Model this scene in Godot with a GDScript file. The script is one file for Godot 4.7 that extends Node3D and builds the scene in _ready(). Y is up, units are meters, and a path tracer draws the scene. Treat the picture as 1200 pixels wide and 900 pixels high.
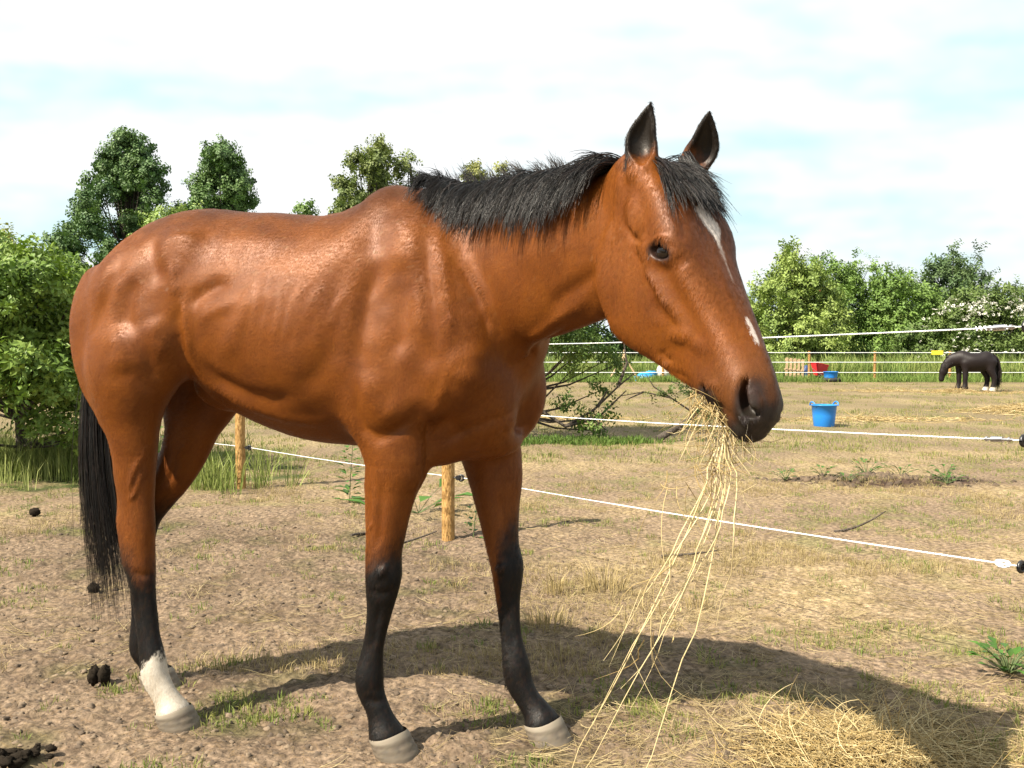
extends Node3D

const BODY_CELL := .009

func _ready() -> void:
	# camera
	var cam := Camera3D.new()
	cam.name = "camera"
	cam.position = Vector3(0, 1.2, 0)
	cam.rotation.x = -atan(48.0 / 1178.0)
	cam.fov = 41.81
	cam.near = .05
	cam.far = 1500.0
	add_child(cam)
	cam.current = true
	# sky
	var env := Environment.new()
	env.background_mode = Environment.BG_SKY
	var sky := Sky.new()
	var pano := PanoramaSkyMaterial.new()
	pano.panorama = sky_picture()
	pano.energy_multiplier = 0.61
	sky.sky_material = pano
	env.sky = sky
	env.ambient_light_source = Environment.AMBIENT_SOURCE_SKY
	env.tonemap_mode = Environment.TONE_MAPPER_LINEAR
	env.tonemap_exposure = 2.4
	env.sdfgi_enabled = true
	env.ssao_enabled = true
	env.ssil_enabled = true
	var around := WorldEnvironment.new()
	around.name = "world_environment"
	around.environment = env
	add_child(around)
	# sun: high, from the left and behind the camera
	var sun := DirectionalLight3D.new()
	sun.name = "sun"
	sun.light_energy = 1.6
	sun.light_color = Color(1.0, .955, .88)
	sun.light_angular_distance = .53
	sun.shadow_enabled = true
	add_child(sun)
	sun.look_at_from_position(Vector3(-7.2, 10, 5.0), Vector3.ZERO)

	make_materials()
	make_ground()
	make_backdrop()
	make_fences()
	make_far_field()
	make_near_trees()
	make_pony()
	make_horse()
	make_hay()
	make_litter()

# thin broken cloud with patches of pale blue, more open towards the horizon
func sky_picture() -> ImageTexture:
	var w := 1280
	var h := 640
	var im := Image.create(w, h, false, Image.FORMAT_RGBF)
	var big := FastNoiseLite.new()
	big.seed = 21
	big.frequency = .55
	big.fractal_octaves = 5
	big.fractal_gain = .55
	var fine := FastNoiseLite.new()
	fine.seed = 5
	fine.frequency = 3.2
	fine.fractal_octaves = 4
	for y in h:
		var el := PI * (.5 - (y + .5) / h)
		for x in w:
			var az := TAU * ((x + .5) / w - .5)
			var c := Color(.30, .45, .55)
			if el > 0.0:
				var d := Vector3(sin(az) * cos(el), sin(el), -cos(az) * cos(el))
				var p := d / (d.y + .16)
				var n := big.get_noise_3d(p.x * 1.0, p.z * 1.5, 1.0) * 1.1 + fine.get_noise_3d(p.x * .8, p.z * 1.6, 3.0) * .32
				var high := smoothstep(.05, .45, d.y)
				var cover := clampf(.60 + .34 * high + n * 1.1 + fine.get_noise_3d(p.x * 2.2, p.z * 3.4, 8.0) * .22, 0, 1)
				cover = smoothstep(0, 1, cover)
				var blue := Color(.49, .675, .715).lerp(Color(.46, .66, .72), high)
				c = blue.lerp(Color(.73, .74, .745), cover)
			im.set_pixel(x, y, c)
	return ImageTexture.create_from_image(im)

# ---------------------------------------------------------------- materials
var M := {}

func mat(color: Color, rough: float, vertex := false) -> StandardMaterial3D:
	var m := StandardMaterial3D.new()
	m.albedo_color = color
	m.roughness = rough
	m.vertex_color_use_as_albedo = vertex
	return m

func lin(r: float, g: float, b: float) -> Color:
	return Color(r, g, b).linear_to_srgb()

func make_materials() -> void:
	for k in ["leaf", "grass", "straw"]:
		var m := mat(Color.WHITE, .5 if k == "leaf" else .65, true)
		m.metallic_specular = .35
		m.backlight_enabled = true
		m.backlight = Color(.55, .6, .35) if k != "straw" else Color(.35, .33, .25)
		m.cull_mode = BaseMaterial3D.CULL_DISABLED
		M[k] = m
	var bark := mat(lin(.105, .085, .065), .9)
	bark.albedo_texture = noise_tex(256, .03, 4, [0.0, Color(.55, .52, .5), 1.0, Color(1, 1, 1)])
	bark.normal_enabled = true
	bark.normal_texture = noise_tex(256, .05, 4, [], true, 10.0)
	bark.uv1_triplanar = true
	bark.uv1_scale = Vector3(4, 1.2, 4)
	M.bark = bark
	var wood := mat(lin(.42, .25, .08), .75)
	wood.albedo_texture = noise_tex(256, .045, 4, [0.0, Color(.62, .57, .5), .5, Color(.9, .88, .85), 1.0, Color(1, 1, 1)])
	wood.normal_enabled = true
	wood.normal_texture = noise_tex(256, .04, 3, [], true, 6.0)
	wood.uv1_triplanar = true
	wood.uv1_scale = Vector3(9, 1.1, 9)
	M.wood = wood
	M.pale_wood = wood.duplicate()
	M.pale_wood.albedo_color = lin(.50, .38, .23)
	M.black_plastic = mat(lin(.012, .012, .014), .35)
	var rope := mat(lin(.72, .74, .76), .6)
	M.rope = rope
	M.metal = mat(lin(.6, .6, .62), .32)
	M.metal.metallic = 1.0
	M.blue = mat(lin(.015, .20, .62), .38)
	M.blue_dark = mat(lin(.02, .05, .14), .6)
	M.red = mat(lin(.55, .03, .035), .42)
	M.rubber = mat(lin(.02, .02, .02), .8)
	M.clod = mat(Color.WHITE, .95, true)

# ---------------------------------------------------------------- ground
var rolls := FastNoiseLite.new()
var lumps := FastNoiseLite.new()
var zones := FastNoiseLite.new()

func trodden(x: float, z: float) -> float:   # bare soil under hooves on the near side of the fence, at the left
	return clampf(1.0 - (Vector2((x + 1.6) / 2.6, (z + 4.2) / 3.2).length() - .65) * 1.6 + zones.get_noise_2d(x * 30, z * 30) * .5, 0, 1)

func height(x: float, z: float) -> float:
	var h := rolls.get_noise_2d(x * 100, z * 100) * .018
	var bumpy := .006 + .014 * trodden(x, z)
	h += lumps.get_noise_2d(x * 100, z * 100) * bumpy
	var m := Vector2((x - 3.15) / .95, (z + 8.65) / .30).length()
	h += .05 * smoothstep(1.2, .2, m + lumps.get_noise_2d(x * 60, z * 60) * .5)
	for f in [Vector2(-.42, -2.9), Vector2(.10, -2.98), Vector2(-1.045, -3.09), Vector2(-1.29, -3.45)]:
		h *= smoothstep(.05, .22, Vector2(x, z).distance_to(f))
	return h

func spaced(from: float, to: float, step: float, grow: float, far: float) -> PackedFloat32Array:
	var out := PackedFloat32Array()
	var x := from
	while x < to:
		out.append(x)
		x += step
	while x < far:
		out.append(x)
		step *= grow
		x += step
	out.append(far)
	return out

func make_ground() -> void:
	rolls.seed = 4
	rolls.frequency = .012
	rolls.fractal_octaves = 2
	lumps.seed = 9
	lumps.frequency = .11
	lumps.fractal_octaves = 3
	zones.seed = 14
	zones.frequency = .02
	zones.fractal_octaves = 4
	var right := spaced(0, 2.6, .03, 1.06, 700)
	var xs := PackedFloat32Array()
	for i in range(right.size() - 1, 0, -1):
		xs.append(-right[i])
	xs.append_array(right)
	var zs := PackedFloat32Array()
	for v in [-60, -25, -10, -4, -1.2, -.2]:
		zs.append(v)
	zs.append_array(spaced(1.0, 6.2, .03, 1.045, 900))
	var vs := PackedVector3Array()
	var cs := PackedColorArray()
	for z in zs:
		for x in xs:
			vs.append(Vector3(x, height(x, -z) if z < 60 and absf(x) < 60 else 0.0, -z))
			var c := soil(x, -z)
			cs.append(Color(c.x, c.y, c.z))
	var ix := PackedInt32Array()
	var n := xs.size()
	for j in zs.size() - 1:
		for i in n - 1:
			var a := j * n + i
			ix.append_array(PackedInt32Array([a, a + n, a + 1, a + 1, a + n, a + n + 1]))
	var arr := []
	arr.resize(Mesh.ARRAY_MAX)
	arr[Mesh.ARRAY_VERTEX] = vs
	arr[Mesh.ARRAY_COLOR] = cs
	arr[Mesh.ARRAY_INDEX] = ix
	var raw := ArrayMesh.new()
	raw.add_surface_from_arrays(Mesh.PRIMITIVE_TRIANGLES, arr)
	var st := SurfaceTool.new()
	st.create_from(raw, 0)
	st.generate_normals()
	var m := mat(Color.WHITE, .95, true)
	m.metallic_specular = .25
	m.albedo_texture = grit_picture()
	m.uv1_triplanar = true
	m.uv1_world_triplanar = true
	m.uv1_scale = Vector3(.8, .8, .8)
	m.normal_enabled = true
	m.normal_texture = noise_tex(1024, .028, 5, [], true, 8.5, 6)
	m.normal_scale = 1.0
	var o := part(st.commit(), "ground", m, self)
	tag(o, "dry trodden paddock ground of soil, straw and sparse grass", "ground", "", "structure")

# earth, straw-strewn and grassy patches (linear base colours)
func soil(x: float, z: float) -> Vector3:
	var a := zones.get_noise_2d(x * 20, z * 20)
	var b := zones.get_noise_2d(x * 75 + 400, z * 75)
	var c := lumps.get_noise_2d(x * 70, z * 70)
	var earth := Vector3(0.3262, 0.2470, 0.1783).lerp(Vector3(0.2324, 0.1714, 0.1218), clampf(.5 + b + c * .5, 0, 1))
	var straw := Vector3(0.4151, 0.3276, 0.2050).lerp(Vector3(0.3312, 0.2570, 0.1545), clampf(.5 + c, 0, 1))
	var grass := Vector3(0.1977, 0.2066, 0.0832)
	var t := trodden(x, z)
	var k := clampf(.35 + a * .9 + b * .6 - t * .55, 0, 1)
	var out := earth.lerp(straw, k)
	out = out.lerp(Vector3(0.1482, 0.1084, 0.0802), t * clampf(b * 1.2 + c * .5, 0, .7))
	var g := clampf(b * 1.1 - a * .5 - .22, 0, .5) + smoothstep(-7.0, -15.0, z) * .22
	out = out.lerp(grass, clampf(g, 0, 1))
	out *= (1.0 + .20 * clampf(k * 1.5 - .2, 0, 1)) * (1.0 - .20 * t) * .97
	if z < -30.8:
		out = out.lerp(Vector3(0.0692, 0.1008, 0.0357), smoothstep(-30.8, -31.8, z + b * 1.2))
	var m := Vector2((x - 3.15) / .95, (z + 8.65) / .30).length()
	out = out.lerp(Vector3(0.0841, 0.0580, 0.0446), smoothstep(1.2, .7, m + b * .6))
	var lawn := Vector2((x + 4.6) / 2.6, (z + 9.6) / 1.5).length() + b
	out = out.lerp(Vector3(0.0889, 0.1159, 0.0416), smoothstep(1.1, .7, lawn))
	return out

# fine litter of the soil: crumbs, bits of straw, small stones
func grit_picture() -> ImageTexture:
	var s := 1024
	var im := Image.create(s, s, false, Image.FORMAT_RGB8)
	var n := FastNoiseLite.new()
	n.seed = 2
	n.frequency = .03
	n.fractal_octaves = 5
	n.fractal_gain = .62
	var rng := RandomNumberGenerator.new()
	rng.seed = 77
	for y in s:
		for x in s:
			# seamless by blending two shifted samples towards the edges
			var fx := float(x) / s
			var v := lerpf(n.get_noise_2d(x, y), n.get_noise_2d(x - s, y), smoothstep(.8, 1.0, fx))
			if y > s * .8:
				var u := lerpf(n.get_noise_2d(x, y - s), n.get_noise_2d(x - s, y - s), smoothstep(.8, 1.0, fx))
				v = lerpf(v, u, smoothstep(.8, 1.0, float(y) / s))
			var g := clampf(.80 + v * .46, .3, 1.0)
			im.set_pixel(x, y, Color(g, g * .985, g * .96))
	for k in 2600:
		var p := Vector2(rng.randf() * s, rng.randf() * s)
		var r := rng.randf_range(.6, 2.6)
		var g := rng.randf_range(.35, .62)
		for dy in range(-3, 4):
			for dx in range(-3, 4):
				if Vector2(dx, dy * rng.randf_range(.8, 1.3)).length() < r:
					im.set_pixel(posmod(int(p.x) + dx, s), posmod(int(p.y) + dy, s), Color(g, g * .95, g * .9))
	for k in 2400:
		var p := Vector2(rng.randf() * s, rng.randf() * s)
		var a := rng.randf() * TAU
		var bend := rng.randf_range(-.03, .03)
		var c := Color(1, .97, .84).lerp(Color(.86, .78, .6), rng.randf())
		for i in rng.randi_range(8, 34):
			im.set_pixel(posmod(int(p.x), s), posmod(int(p.y), s), c)
			p += Vector2(cos(a), sin(a))
			a += bend
	return ImageTexture.create_from_image(im)

# ---------------------------------------------------------------- small shapes
func tube(st: SurfaceTool, pts: PackedVector3Array, r0: float, r1: float, sides := 7, cap := true) -> void:
	var n := pts.size()
	var vs := PackedVector3Array()
	var ref := Vector3(.31, .17, .93)
	for i in n:
		var t := (pts[mini(i + 1, n - 1)] - pts[maxi(i - 1, 0)]).normalized()
		var a := t.cross(ref)
		if a.length() < .2:
			a = t.cross(Vector3(.9, .3, .1))
		a = a.normalized()
		var b := t.cross(a)
		var r := lerpf(r0, r1, float(i) / maxf(n - 1, 1))
		for k in sides:
			vs.append(pts[i] + (a * cos(TAU * k / sides) + b * sin(TAU * k / sides)) * r)
	st.set_smooth_group(0)
	for i in n - 1:
		for k in sides:
			var p := i * sides + k
			var q := i * sides + (k + 1) % sides
			for v in [vs[p], vs[p + sides], vs[q], vs[q], vs[p + sides], vs[q + sides]]:
				st.add_vertex(v)
	if cap:
		st.set_smooth_group(-1)
		for e in [0, n - 1]:
			for k in range(1, sides - 1):
				var o: int = e * sides
				for v in [vs[o], vs[o + k], vs[o + k + 1]]:
					st.add_vertex(v)

func begin() -> SurfaceTool:
	var st := SurfaceTool.new()
	st.begin(Mesh.PRIMITIVE_TRIANGLES)
	return st

func done(st: SurfaceTool) -> ArrayMesh:
	st.generate_normals()
	return st.commit()

func box(st: SurfaceTool, c: Vector3, size: Vector3, basis := Basis.IDENTITY, bevel := .12) -> void:
	# a box with chamfered edges
	var h := size * .5
	var b := minf(h.x, minf(h.y, h.z)) * bevel * 2.0
	st.set_smooth_group(-1)
	var q := []
	for sx in [-1, 1]:
		for sy in [-1, 1]:
			for sz in [-1, 1]:
				var s := Vector3(sx, sy, sz)
				q.append([s, c + basis * (s * (h - Vector3(0, b, b))), c + basis * (s * (h - Vector3(b, 0, b))), c + basis * (s * (h - Vector3(b, b, 0)))])
	var quad := func(p: Vector3, r: Vector3, s: Vector3, t: Vector3, out: Vector3):
		var f := [p, r, s, p, s, t] if (s - p).cross(r - p).dot(out) > 0 else [p, s, r, p, t, s]
		for v in f:
			st.add_vertex(v)
	for ax in 3:
		for sg in [-1, 1]:
			var f := []
			for e in q:
				if e[0][ax] == sg:
					f.append(e[1 + ax])
			var out := Vector3.ZERO
			out[ax] = sg
			quad.call(f[0], f[1], f[3], f[2], basis * out)
			var a2 := (ax + 1) % 3
			for sg2 in [-1, 1]:
				var g := []
				for e in q:
					if e[0][ax] == sg and e[0][a2] == sg2:
						g.append(e)
				out = Vector3.ZERO
				out[ax] = sg
				out[a2] = sg2
				quad.call(g[0][1 + ax], g[0][1 + a2], g[1][1 + a2], g[1][1 + ax], basis * out)
	for e in q:
		var out: Vector3 = basis * (e[0] as Vector3)
		var f := [e[1], e[2], e[3]] if ((e[3] - e[1]) as Vector3).cross(e[2] - e[1]).dot(out) > 0 else [e[1], e[3], e[2]]
		for v in f:
			st.add_vertex(v)

# a leaf: two halves folded along the midrib
func leaf(st: SurfaceTool, at: Vector3, dir: Vector3, up: Vector3, length: float, width: float, c: Color) -> void:
	var d := dir.normalized()
	var s := d.cross(up).normalized()
	var n := s.cross(d)
	var mid := at + d * length * .45 - n * length * .04
	var tip := at + d * length - n * length * .18
	var l := mid + s * width * .5 + n * width * .16
	var r := mid - s * width * .5 + n * width * .16
	st.set_color(c)
	st.set_smooth_group(-1)
	for v in [at, l, mid, l, tip, mid, at, mid, r, mid, tip, r]:
		st.add_vertex(v)

func sprig(rng: RandomNumberGenerator, leaves: int, spread: float, length: float, width: float) -> ArrayMesh:
	var st := begin()
	for i in leaves:
		var t := (i + .5) / leaves
		var a := i * 2.4 + rng.randf() * .6
		var at := Vector3(cos(a) * .06, t - .15, sin(a) * .06) * spread
		var dir := Vector3(cos(a), rng.randf_range(-.1, .9), sin(a))
		var g := rng.randf_range(.75, 1.15)
		leaf(st, at, dir, Vector3(rng.randfn() * .35, 1, rng.randfn() * .35), length * rng.randf_range(.75, 1.2), width * rng.randf_range(.8, 1.2), Color(g, g, g * rng.randf_range(.8, 1.0)))
	return done(st)

# leaves of a crown: sprigs spread through clumps [centre, radii]; denser towards the outside of each clump
func foliage(parent: Node3D, called: String, clumps: Array, per: float, mesh: Mesh, size: float, tint0: Vector3, tint1: Vector3, rng: RandomNumberGenerator, material: Material) -> void:
	var ts: Array[Transform3D] = []
	var cols := PackedColorArray()
	for c in clumps:
		var r: Vector3 = c[1]
		var own := rng.randf()
		var n := int(per * (r.x * r.y + r.y * r.z + r.x * r.z) / 3.0) + 2
		for i in n:
			var d := Vector3(rng.randfn(), rng.randfn(), rng.randfn()).normalized()
			var k := pow(rng.randf(), .42) * (1.0 + .12 * rng.randfn())
			var p: Vector3 = c[0] + d * r * k
			var y := (d + Vector3(rng.randfn(), rng.randfn() + .35, rng.randfn()) * .55).normalized()
			var x := y.cross(Vector3(rng.randfn(), rng.randfn(), rng.randfn())).normalized()
			var s := size * rng.randf_range(.65, 1.25)
			ts.append(Transform3D(Basis(x, y, x.cross(y)) * s, p))
			var t := tint0.lerp(tint1, clampf(own * .6 + rng.randf() * .5 - .05, 0, 1))
			cols.append(Color(t.x, t.y, t.z))
	scatter(parent, called, mesh, ts, cols, material)

func scatter(parent: Node, called: String, mesh: Mesh, ts: Array[Transform3D], cols: PackedColorArray, material: Material) -> MultiMeshInstance3D:
	var mm := MultiMesh.new()
	mm.transform_format = MultiMesh.TRANSFORM_3D
	mm.use_colors = true
	mm.mesh = mesh
	mm.instance_count = ts.size()
	for i in ts.size():
		mm.set_instance_transform(i, ts[i])
		mm.set_instance_color(i, cols[i])
	var o := MultiMeshInstance3D.new()
	o.name = called
	o.multimesh = mm
	o.material_override = material
	o.set_meta("kind", "stuff")
	parent.add_child(o, true)
	return o

# ---------------------------------------------------------------- trees and hedge behind the field
var sprig_far: Mesh
var sprig_mid: Mesh

# trunk with limbs that reach into the clumps, all below the crown's skin
func skeleton(root: Node3D, clumps: Array, height_: float, radius: float, rng: RandomNumberGenerator, lean := Vector3.ZERO) -> void:
	var st := begin()
	var pts := PackedVector3Array()
	for i in 7:
		var t := i / 6.0
		pts.append(lean * t * t + Vector3(rng.randfn() * .03 * height_ * .3, height_ * t, rng.randfn() * .03 * height_ * .3) if i > 0 else Vector3(0, -.1, 0))
	tube(st, pts, radius, radius * .25, 8)
	part(done(st), "trunk", M.bark, root)
	st = begin()
	for c in clumps:
		var e: Vector3 = c[0]
		var from := pts[clampi(int(e.y / height_ * 6.0 * .62), 1, 5)]
		var mid := from.lerp(e, .5) + Vector3(0, -.06 * from.distance_to(e), 0)
		tube(st, PackedVector3Array([from, mid, e]), radius * .30, radius * .06, 5, false)
	part(done(st), "limbs", M.bark, root)

func crown_clumps(n: int, shape: Callable, rng: RandomNumberGenerator) -> Array:
	var out := []
	while out.size() < n:
		var c = shape.call(rng)
		if c != null:
			out.append(c)
	return out

func make_backdrop() -> void:
	var rng := RandomNumberGenerator.new()
	rng.seed = 31
	sprig_far = sprig(rng, 16, .62, .21, .15)
	sprig_mid = sprig(rng, 16, .75, .22, .12)
	# tall trees far behind, left
	tall_tree("tall dark poplar with a pointed top, largest of the trees above the horse's rump", -19.0, -50, 11.65, 3.4, .33, 62, Vector3(0.0621, 0.1215, 0.0459), Vector3(0.1256, 0.1985, 0.0729), rng, 1.0)
	tall_tree("tall dark green tree with a rounded top, second from the largest poplar", -14.3, -50, 11.15, 2.35, .36, 42, Vector3(0.0716, 0.1336, 0.0459), Vector3(0.1472, 0.2308, 0.0756), rng, .6)
	tall_tree("tall olive green tree rising behind the horse's withers", -6.85, -50, 11.15, 2.4, .36, 46, Vector3(0.1148, 0.1566, 0.0540), Vector3(0.2308, 0.2619, 0.0945), rng, .5)
	tall_tree("slender young tree whose tip shows over the horse's back", -10.1, -50, 8.4, .75, .5, 12, Vector3(0.1256, 0.2093, 0.0621), Vector3(0.2308, 0.3132, 0.1053), rng, 1.1)
	tall_tree("olive tree with two light tips showing over the mane, the one nearer the withers", -1.75, -50, 10.4, .85, .5, 18, Vector3(0.1782, 0.1985, 0.0621), Vector3(0.3132, 0.3132, 0.1148), rng, .8)
	tall_tree("olive tree tip showing over the middle of the mane, shorter of the two there", -.55, -50, 10.0, .85, .5, 16, Vector3(0.1782, 0.1985, 0.0621), Vector3(0.3132, 0.3132, 0.1148), rng, .8)
	tall_tree("thin side tree close against the olive tree behind the withers", -5.0, -50.5, 10.9, .6, .5, 10, Vector3(0.1053, 0.1566, 0.0540), Vector3(0.2093, 0.2511, 0.0945), rng, .8)
	bush("light green maple bush standing in front of the tall poplar", -13.8, -40, 6.2, 2.4, 26, Vector3(0.1782, 0.2727, 0.0729), Vector3(0.3132, 0.3982, 0.1256), rng)
	bush("yellowish green bush at the left behind the apple tree", -16.6, -32, 4.5, 2.0, 24, Vector3(0.1782, 0.2200, 0.0581), Vector3(0.3348, 0.3348, 0.0945), rng)
	bush("dark green bush filling the gap below the tall trees, left", -11.0, -37, 4.2, 2.6, 26, Vector3(0.0621, 0.1256, 0.0418), Vector3(0.1472, 0.2093, 0.0621), rng)
	bush("mid green bush behind the horse's rump", -20.5, -38, 4.4, 2.4, 24, Vector3(0.1053, 0.1782, 0.0527), Vector3(0.1876, 0.2727, 0.0837), rng)
	# hedge along the far fence, from behind the horse to the right edge
	bush("dark hedge bush behind the horse's belly", -6.5, -38, 4.0, 2.6, 26, Vector3(0.0621, 0.1256, 0.0418), Vector3(0.1472, 0.2093, 0.0621), rng)
	bush("dark hedge bush behind the horse's shoulder", -1.6, -38, 4.2, 2.7, 26, Vector3(0.0621, 0.1256, 0.0418), Vector3(0.1472, 0.2093, 0.0621), rng)
	bush("dark hedge bush seen under the horse's throat, behind the wooden tripod", 3.1, -38, 4.3, 2.5, 28, Vector3(0.0540, 0.1148, 0.0378), Vector3(0.1256, 0.1876, 0.0581), rng)
	bush("deep green hedge bush hidden behind the horse's jaw", 6.6, -38.5, 4.4, 2.1, 24, Vector3(0.0621, 0.1256, 0.0418), Vector3(0.1472, 0.2308, 0.0621), rng)
	bush("light green fruit tree in the hedge just right of the horse's nose, above the pallet", 10.2, -36.5, 4.2, 1.75, 34, Vector3(0.1782, 0.2619, 0.0729), Vector3(0.3348, 0.4185, 0.1256), rng, 5)
	bush("mid green hedge bush between the light fruit tree and the dark round tree", 12.6, -38.5, 4.2, 1.9, 28, Vector3(0.1148, 0.2093, 0.0540), Vector3(0.2093, 0.3132, 0.0796), rng)
	bush("mid green hedge bush with spiky top shoots left of the dark round tree", 14.6, -38.2, 3.7, 1.7, 26, Vector3(0.1148, 0.2093, 0.0540), Vector3(0.2093, 0.3132, 0.0796), rng)
	bush("dark round-topped tree rising out of the hedge above the black pony", 17.6, -40.5, 4.6, 2.0, 32, Vector3(0.0716, 0.1256, 0.0540), Vector3(0.1363, 0.1985, 0.0837), rng)
	blossom_bush("wide bramble bush dotted with white blossom behind the black pony", 17.6, -37.0, 3.15, 2.9, 44, rng)
	blossom_bush("low bramble bush with white blossom at the right end of the hedge", 21.2, -36.2, 2.6, 2.3, 28, rng)
	bush("light green hedge tree at the right edge behind the bramble", 22.0, -39.5, 4.1, 2.2, 26, Vector3(0.1472, 0.2403, 0.0621), Vector3(0.2727, 0.3564, 0.1053), rng)
	bush("hedge bush beyond the right edge of the bramble", 26.0, -39.0, 4.0, 2.6, 24, Vector3(0.1053, 0.1876, 0.0527), Vector3(0.1876, 0.2727, 0.0837), rng)
	var st := begin()
	tube(st, PackedVector3Array([Vector3(0, 0, 0), Vector3(0, 7.1, 0)]), .06, .045, 8)
	tube(st, PackedVector3Array([Vector3(.02, 7.05, 0), Vector3(-.5, 7.2, 0), Vector3(-1.2, 7.24, 0)]), .05, .05, 6)
	box(st, Vector3(-1.45, 7.24, 0), Vector3(1.3950, 0.2790, 0.5115))
	var pole := part(done(st), numbered("lamp_pole"), mat(lin(.30, .31, .32), .6), self)
	pole.position = Vector3(28.2, 0, -85)
	tag(pole, "thin grey lamp pole poking up far behind the hedge", "lamp pole")

func tall_tree(label: String, x: float, z: float, top: float, half: float, low: float, n: int, t0: Vector3, t1: Vector3, rng: RandomNumberGenerator, point: float) -> void:
	var root := thing("tall_tree", label, "tree", Vector3(x, 0, z), "tall trees on the skyline")
	var clumps := []
	var base := top * .22
	for i in n:
		var t := pow((i + rng.randf()) / n, .85)
		var y := lerpf(base, top - .35, t)
		var r := half * pow(sin(PI * clampf(lerpf(low, 1.0, t) - .02, 0, 1)), point) + .08
		var a := i * 2.4 + rng.randf()
		var k := sqrt(rng.randf()) * r
		var s := rng.randf_range(.42, .85) * minf(1.0, half / 1.6 + .25) * lerpf(1.0, .6, t * t)
		clumps.append([Vector3(cos(a) * k, y, sin(a) * k), Vector3(s * 1.05, s * rng.randf_range(.75, 1.1), s * 1.05)])
	skeleton(root, clumps, top * .93, .12 + top * .012, rng)
	foliage(root, "crown", clumps, 185, sprig_far, .80, t0, t1, rng, M.leaf)

func bush(label: String, x: float, z: float, top: float, half: float, n: int, t0: Vector3, t1: Vector3, rng: RandomNumberGenerator, fruit := 0) -> Node3D:
	var root := thing("hedge_bush", label, "bush", Vector3(x, 0, z), "bushes and trees of the hedge")
	var clumps := []
	for i in n:
		var a := i * 2.4 + rng.randf()
		var t := (i + rng.randf()) / n
		var y := lerpf(.35, top - .35, t)
		var r := half * sqrt(maxf(1.0 - pow(maxf(t - .25, 0) / .80, 2.2), .02))
		var k := sqrt(rng.randf_range(.15, 1)) * r
		var s := rng.randf_range(.42, .80) * lerpf(1.0, .62, t)
		clumps.append([Vector3(cos(a) * k, y, sin(a) * k * .7), Vector3(s * 1.15, s * .9, s)])
	for i in 7:   # shoots that break the outline
		var a := rng.randf() * TAU
		clumps.append([Vector3(cos(a) * half * rng.randf_range(.1, .8), top * rng.randf_range(.88, 1.03), sin(a) * half * .4), Vector3(.12, .34, .12)])
	skeleton(root, clumps, top * .7, .10, rng)
	foliage(root, "crown", clumps, 280, sprig_mid, .56, t0, t1, rng, M.leaf)
	if fruit:
		var ball := SphereMesh.new()
		ball.radius = .035
		ball.height = .07
		ball.radial_segments = 10
		ball.rings = 6
		for i in fruit:
			var c = clumps[rng.randi_range(8, n - 1)]
			var o := part(ball, "fruit", mat(lin(.30, .12, .05), .5), root)
			o.position = c[0] + Vector3(rng.randf_range(-.4, .4), rng.randf_range(-.3, .3), c[1].z + .05)
	return root

func blossom_bush(label: String, x: float, z: float, top: float, half: float, n: int, rng: RandomNumberGenerator) -> void:
	var root := bush(label, x, z, top, half, n, Vector3(.085, .14, .042), Vector3(.16, .22, .068), rng)
	var st := begin()
	for i in 7:
		var a := i * 2.4
		leaf(st, Vector3(cos(a) * .06, 0, sin(a) * .06), Vector3(cos(a), .5, sin(a)), Vector3.UP, .12, .12, Color.WHITE)
	var mesh := done(st)
	var ts: Array[Transform3D] = []
	var cols := PackedColorArray()
	for i in 1500:
		var a := rng.randf() * PI
		var e := pow(rng.randf(), .8) * 1.35
		var p := Vector3(cos(a) * cos(e) * half * 1.08, .25 + sin(e) * top * .92, sin(a) * cos(e) * half * .95)
		if sin(a * 7.0 + x) + sin(e * 9.0) + rng.randf() * 1.6 < .9:
			continue
		ts.append(Transform3D(Basis.from_euler(Vector3(rng.randf_range(0, 1.2), rng.randf() * TAU, rng.randfn() * .4)) * rng.randf_range(.18, .5), p * rng.randf_range(.93, 1.03)))
		cols.append(Color(.62, .60, .55))
	scatter(root, "blossom", mesh, ts, cols, M.leaf)

# ---------------------------------------------------------------- fences
func post_mesh(height_: float, r: float, rng: RandomNumberGenerator) -> ArrayMesh:
	var st := begin()
	var pts := PackedVector3Array()
	for i in 9:
		pts.append(Vector3(rng.randfn() * .0015, lerpf(-.15, height_, i / 8.0), rng.randfn() * .0015))
	tube(st, pts, r * 1.03, r, 18)
	return done(st)

func insulator_mesh() -> ArrayMesh:
	var st := begin()
	tube(st, PackedVector3Array([Vector3(-.035, 0, 0), Vector3(.035, 0, 0)]), .004, .004, 6)
	var ring := PackedVector3Array()
	for i in 13:
		ring.append(Vector3(.05, .0, 0) + Vector3(cos(TAU * i / 12), sin(TAU * i / 12), 0) * .016)
	tube(st, ring, .0075, .0075, 7, false)
	tube(st, PackedVector3Array([Vector3(.030, 0, -.012), Vector3(.030, 0, .012)]), .015, .015, 10)
	return done(st)

func rope_mesh(pts: PackedVector3Array, r: float) -> ArrayMesh:
	var c := Curve3D.new()
	for p in pts:
		c.add_point(p)
	var len := c.get_baked_length()
	var st := begin()
	for k in 3:
		var line := PackedVector3Array()
		var s := 0.0
		while s < len:
			var p := c.sample_baked(s)
			var step := .007 if p.z > -5.0 else .016
			var t := (c.sample_baked(minf(s + .02, len)) - c.sample_baked(maxf(s - .02, 0))).normalized()
			var a := t.cross(Vector3.UP).normalized()
			var b := t.cross(a)
			var ang := TAU * (s / .034 + k / 3.0)
			line.append(p + (a * cos(ang) + b * sin(ang)) * r * .55)
			s += step
		tube(st, line, r * .62, r * .62, 5, false)
	return done(st)

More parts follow.
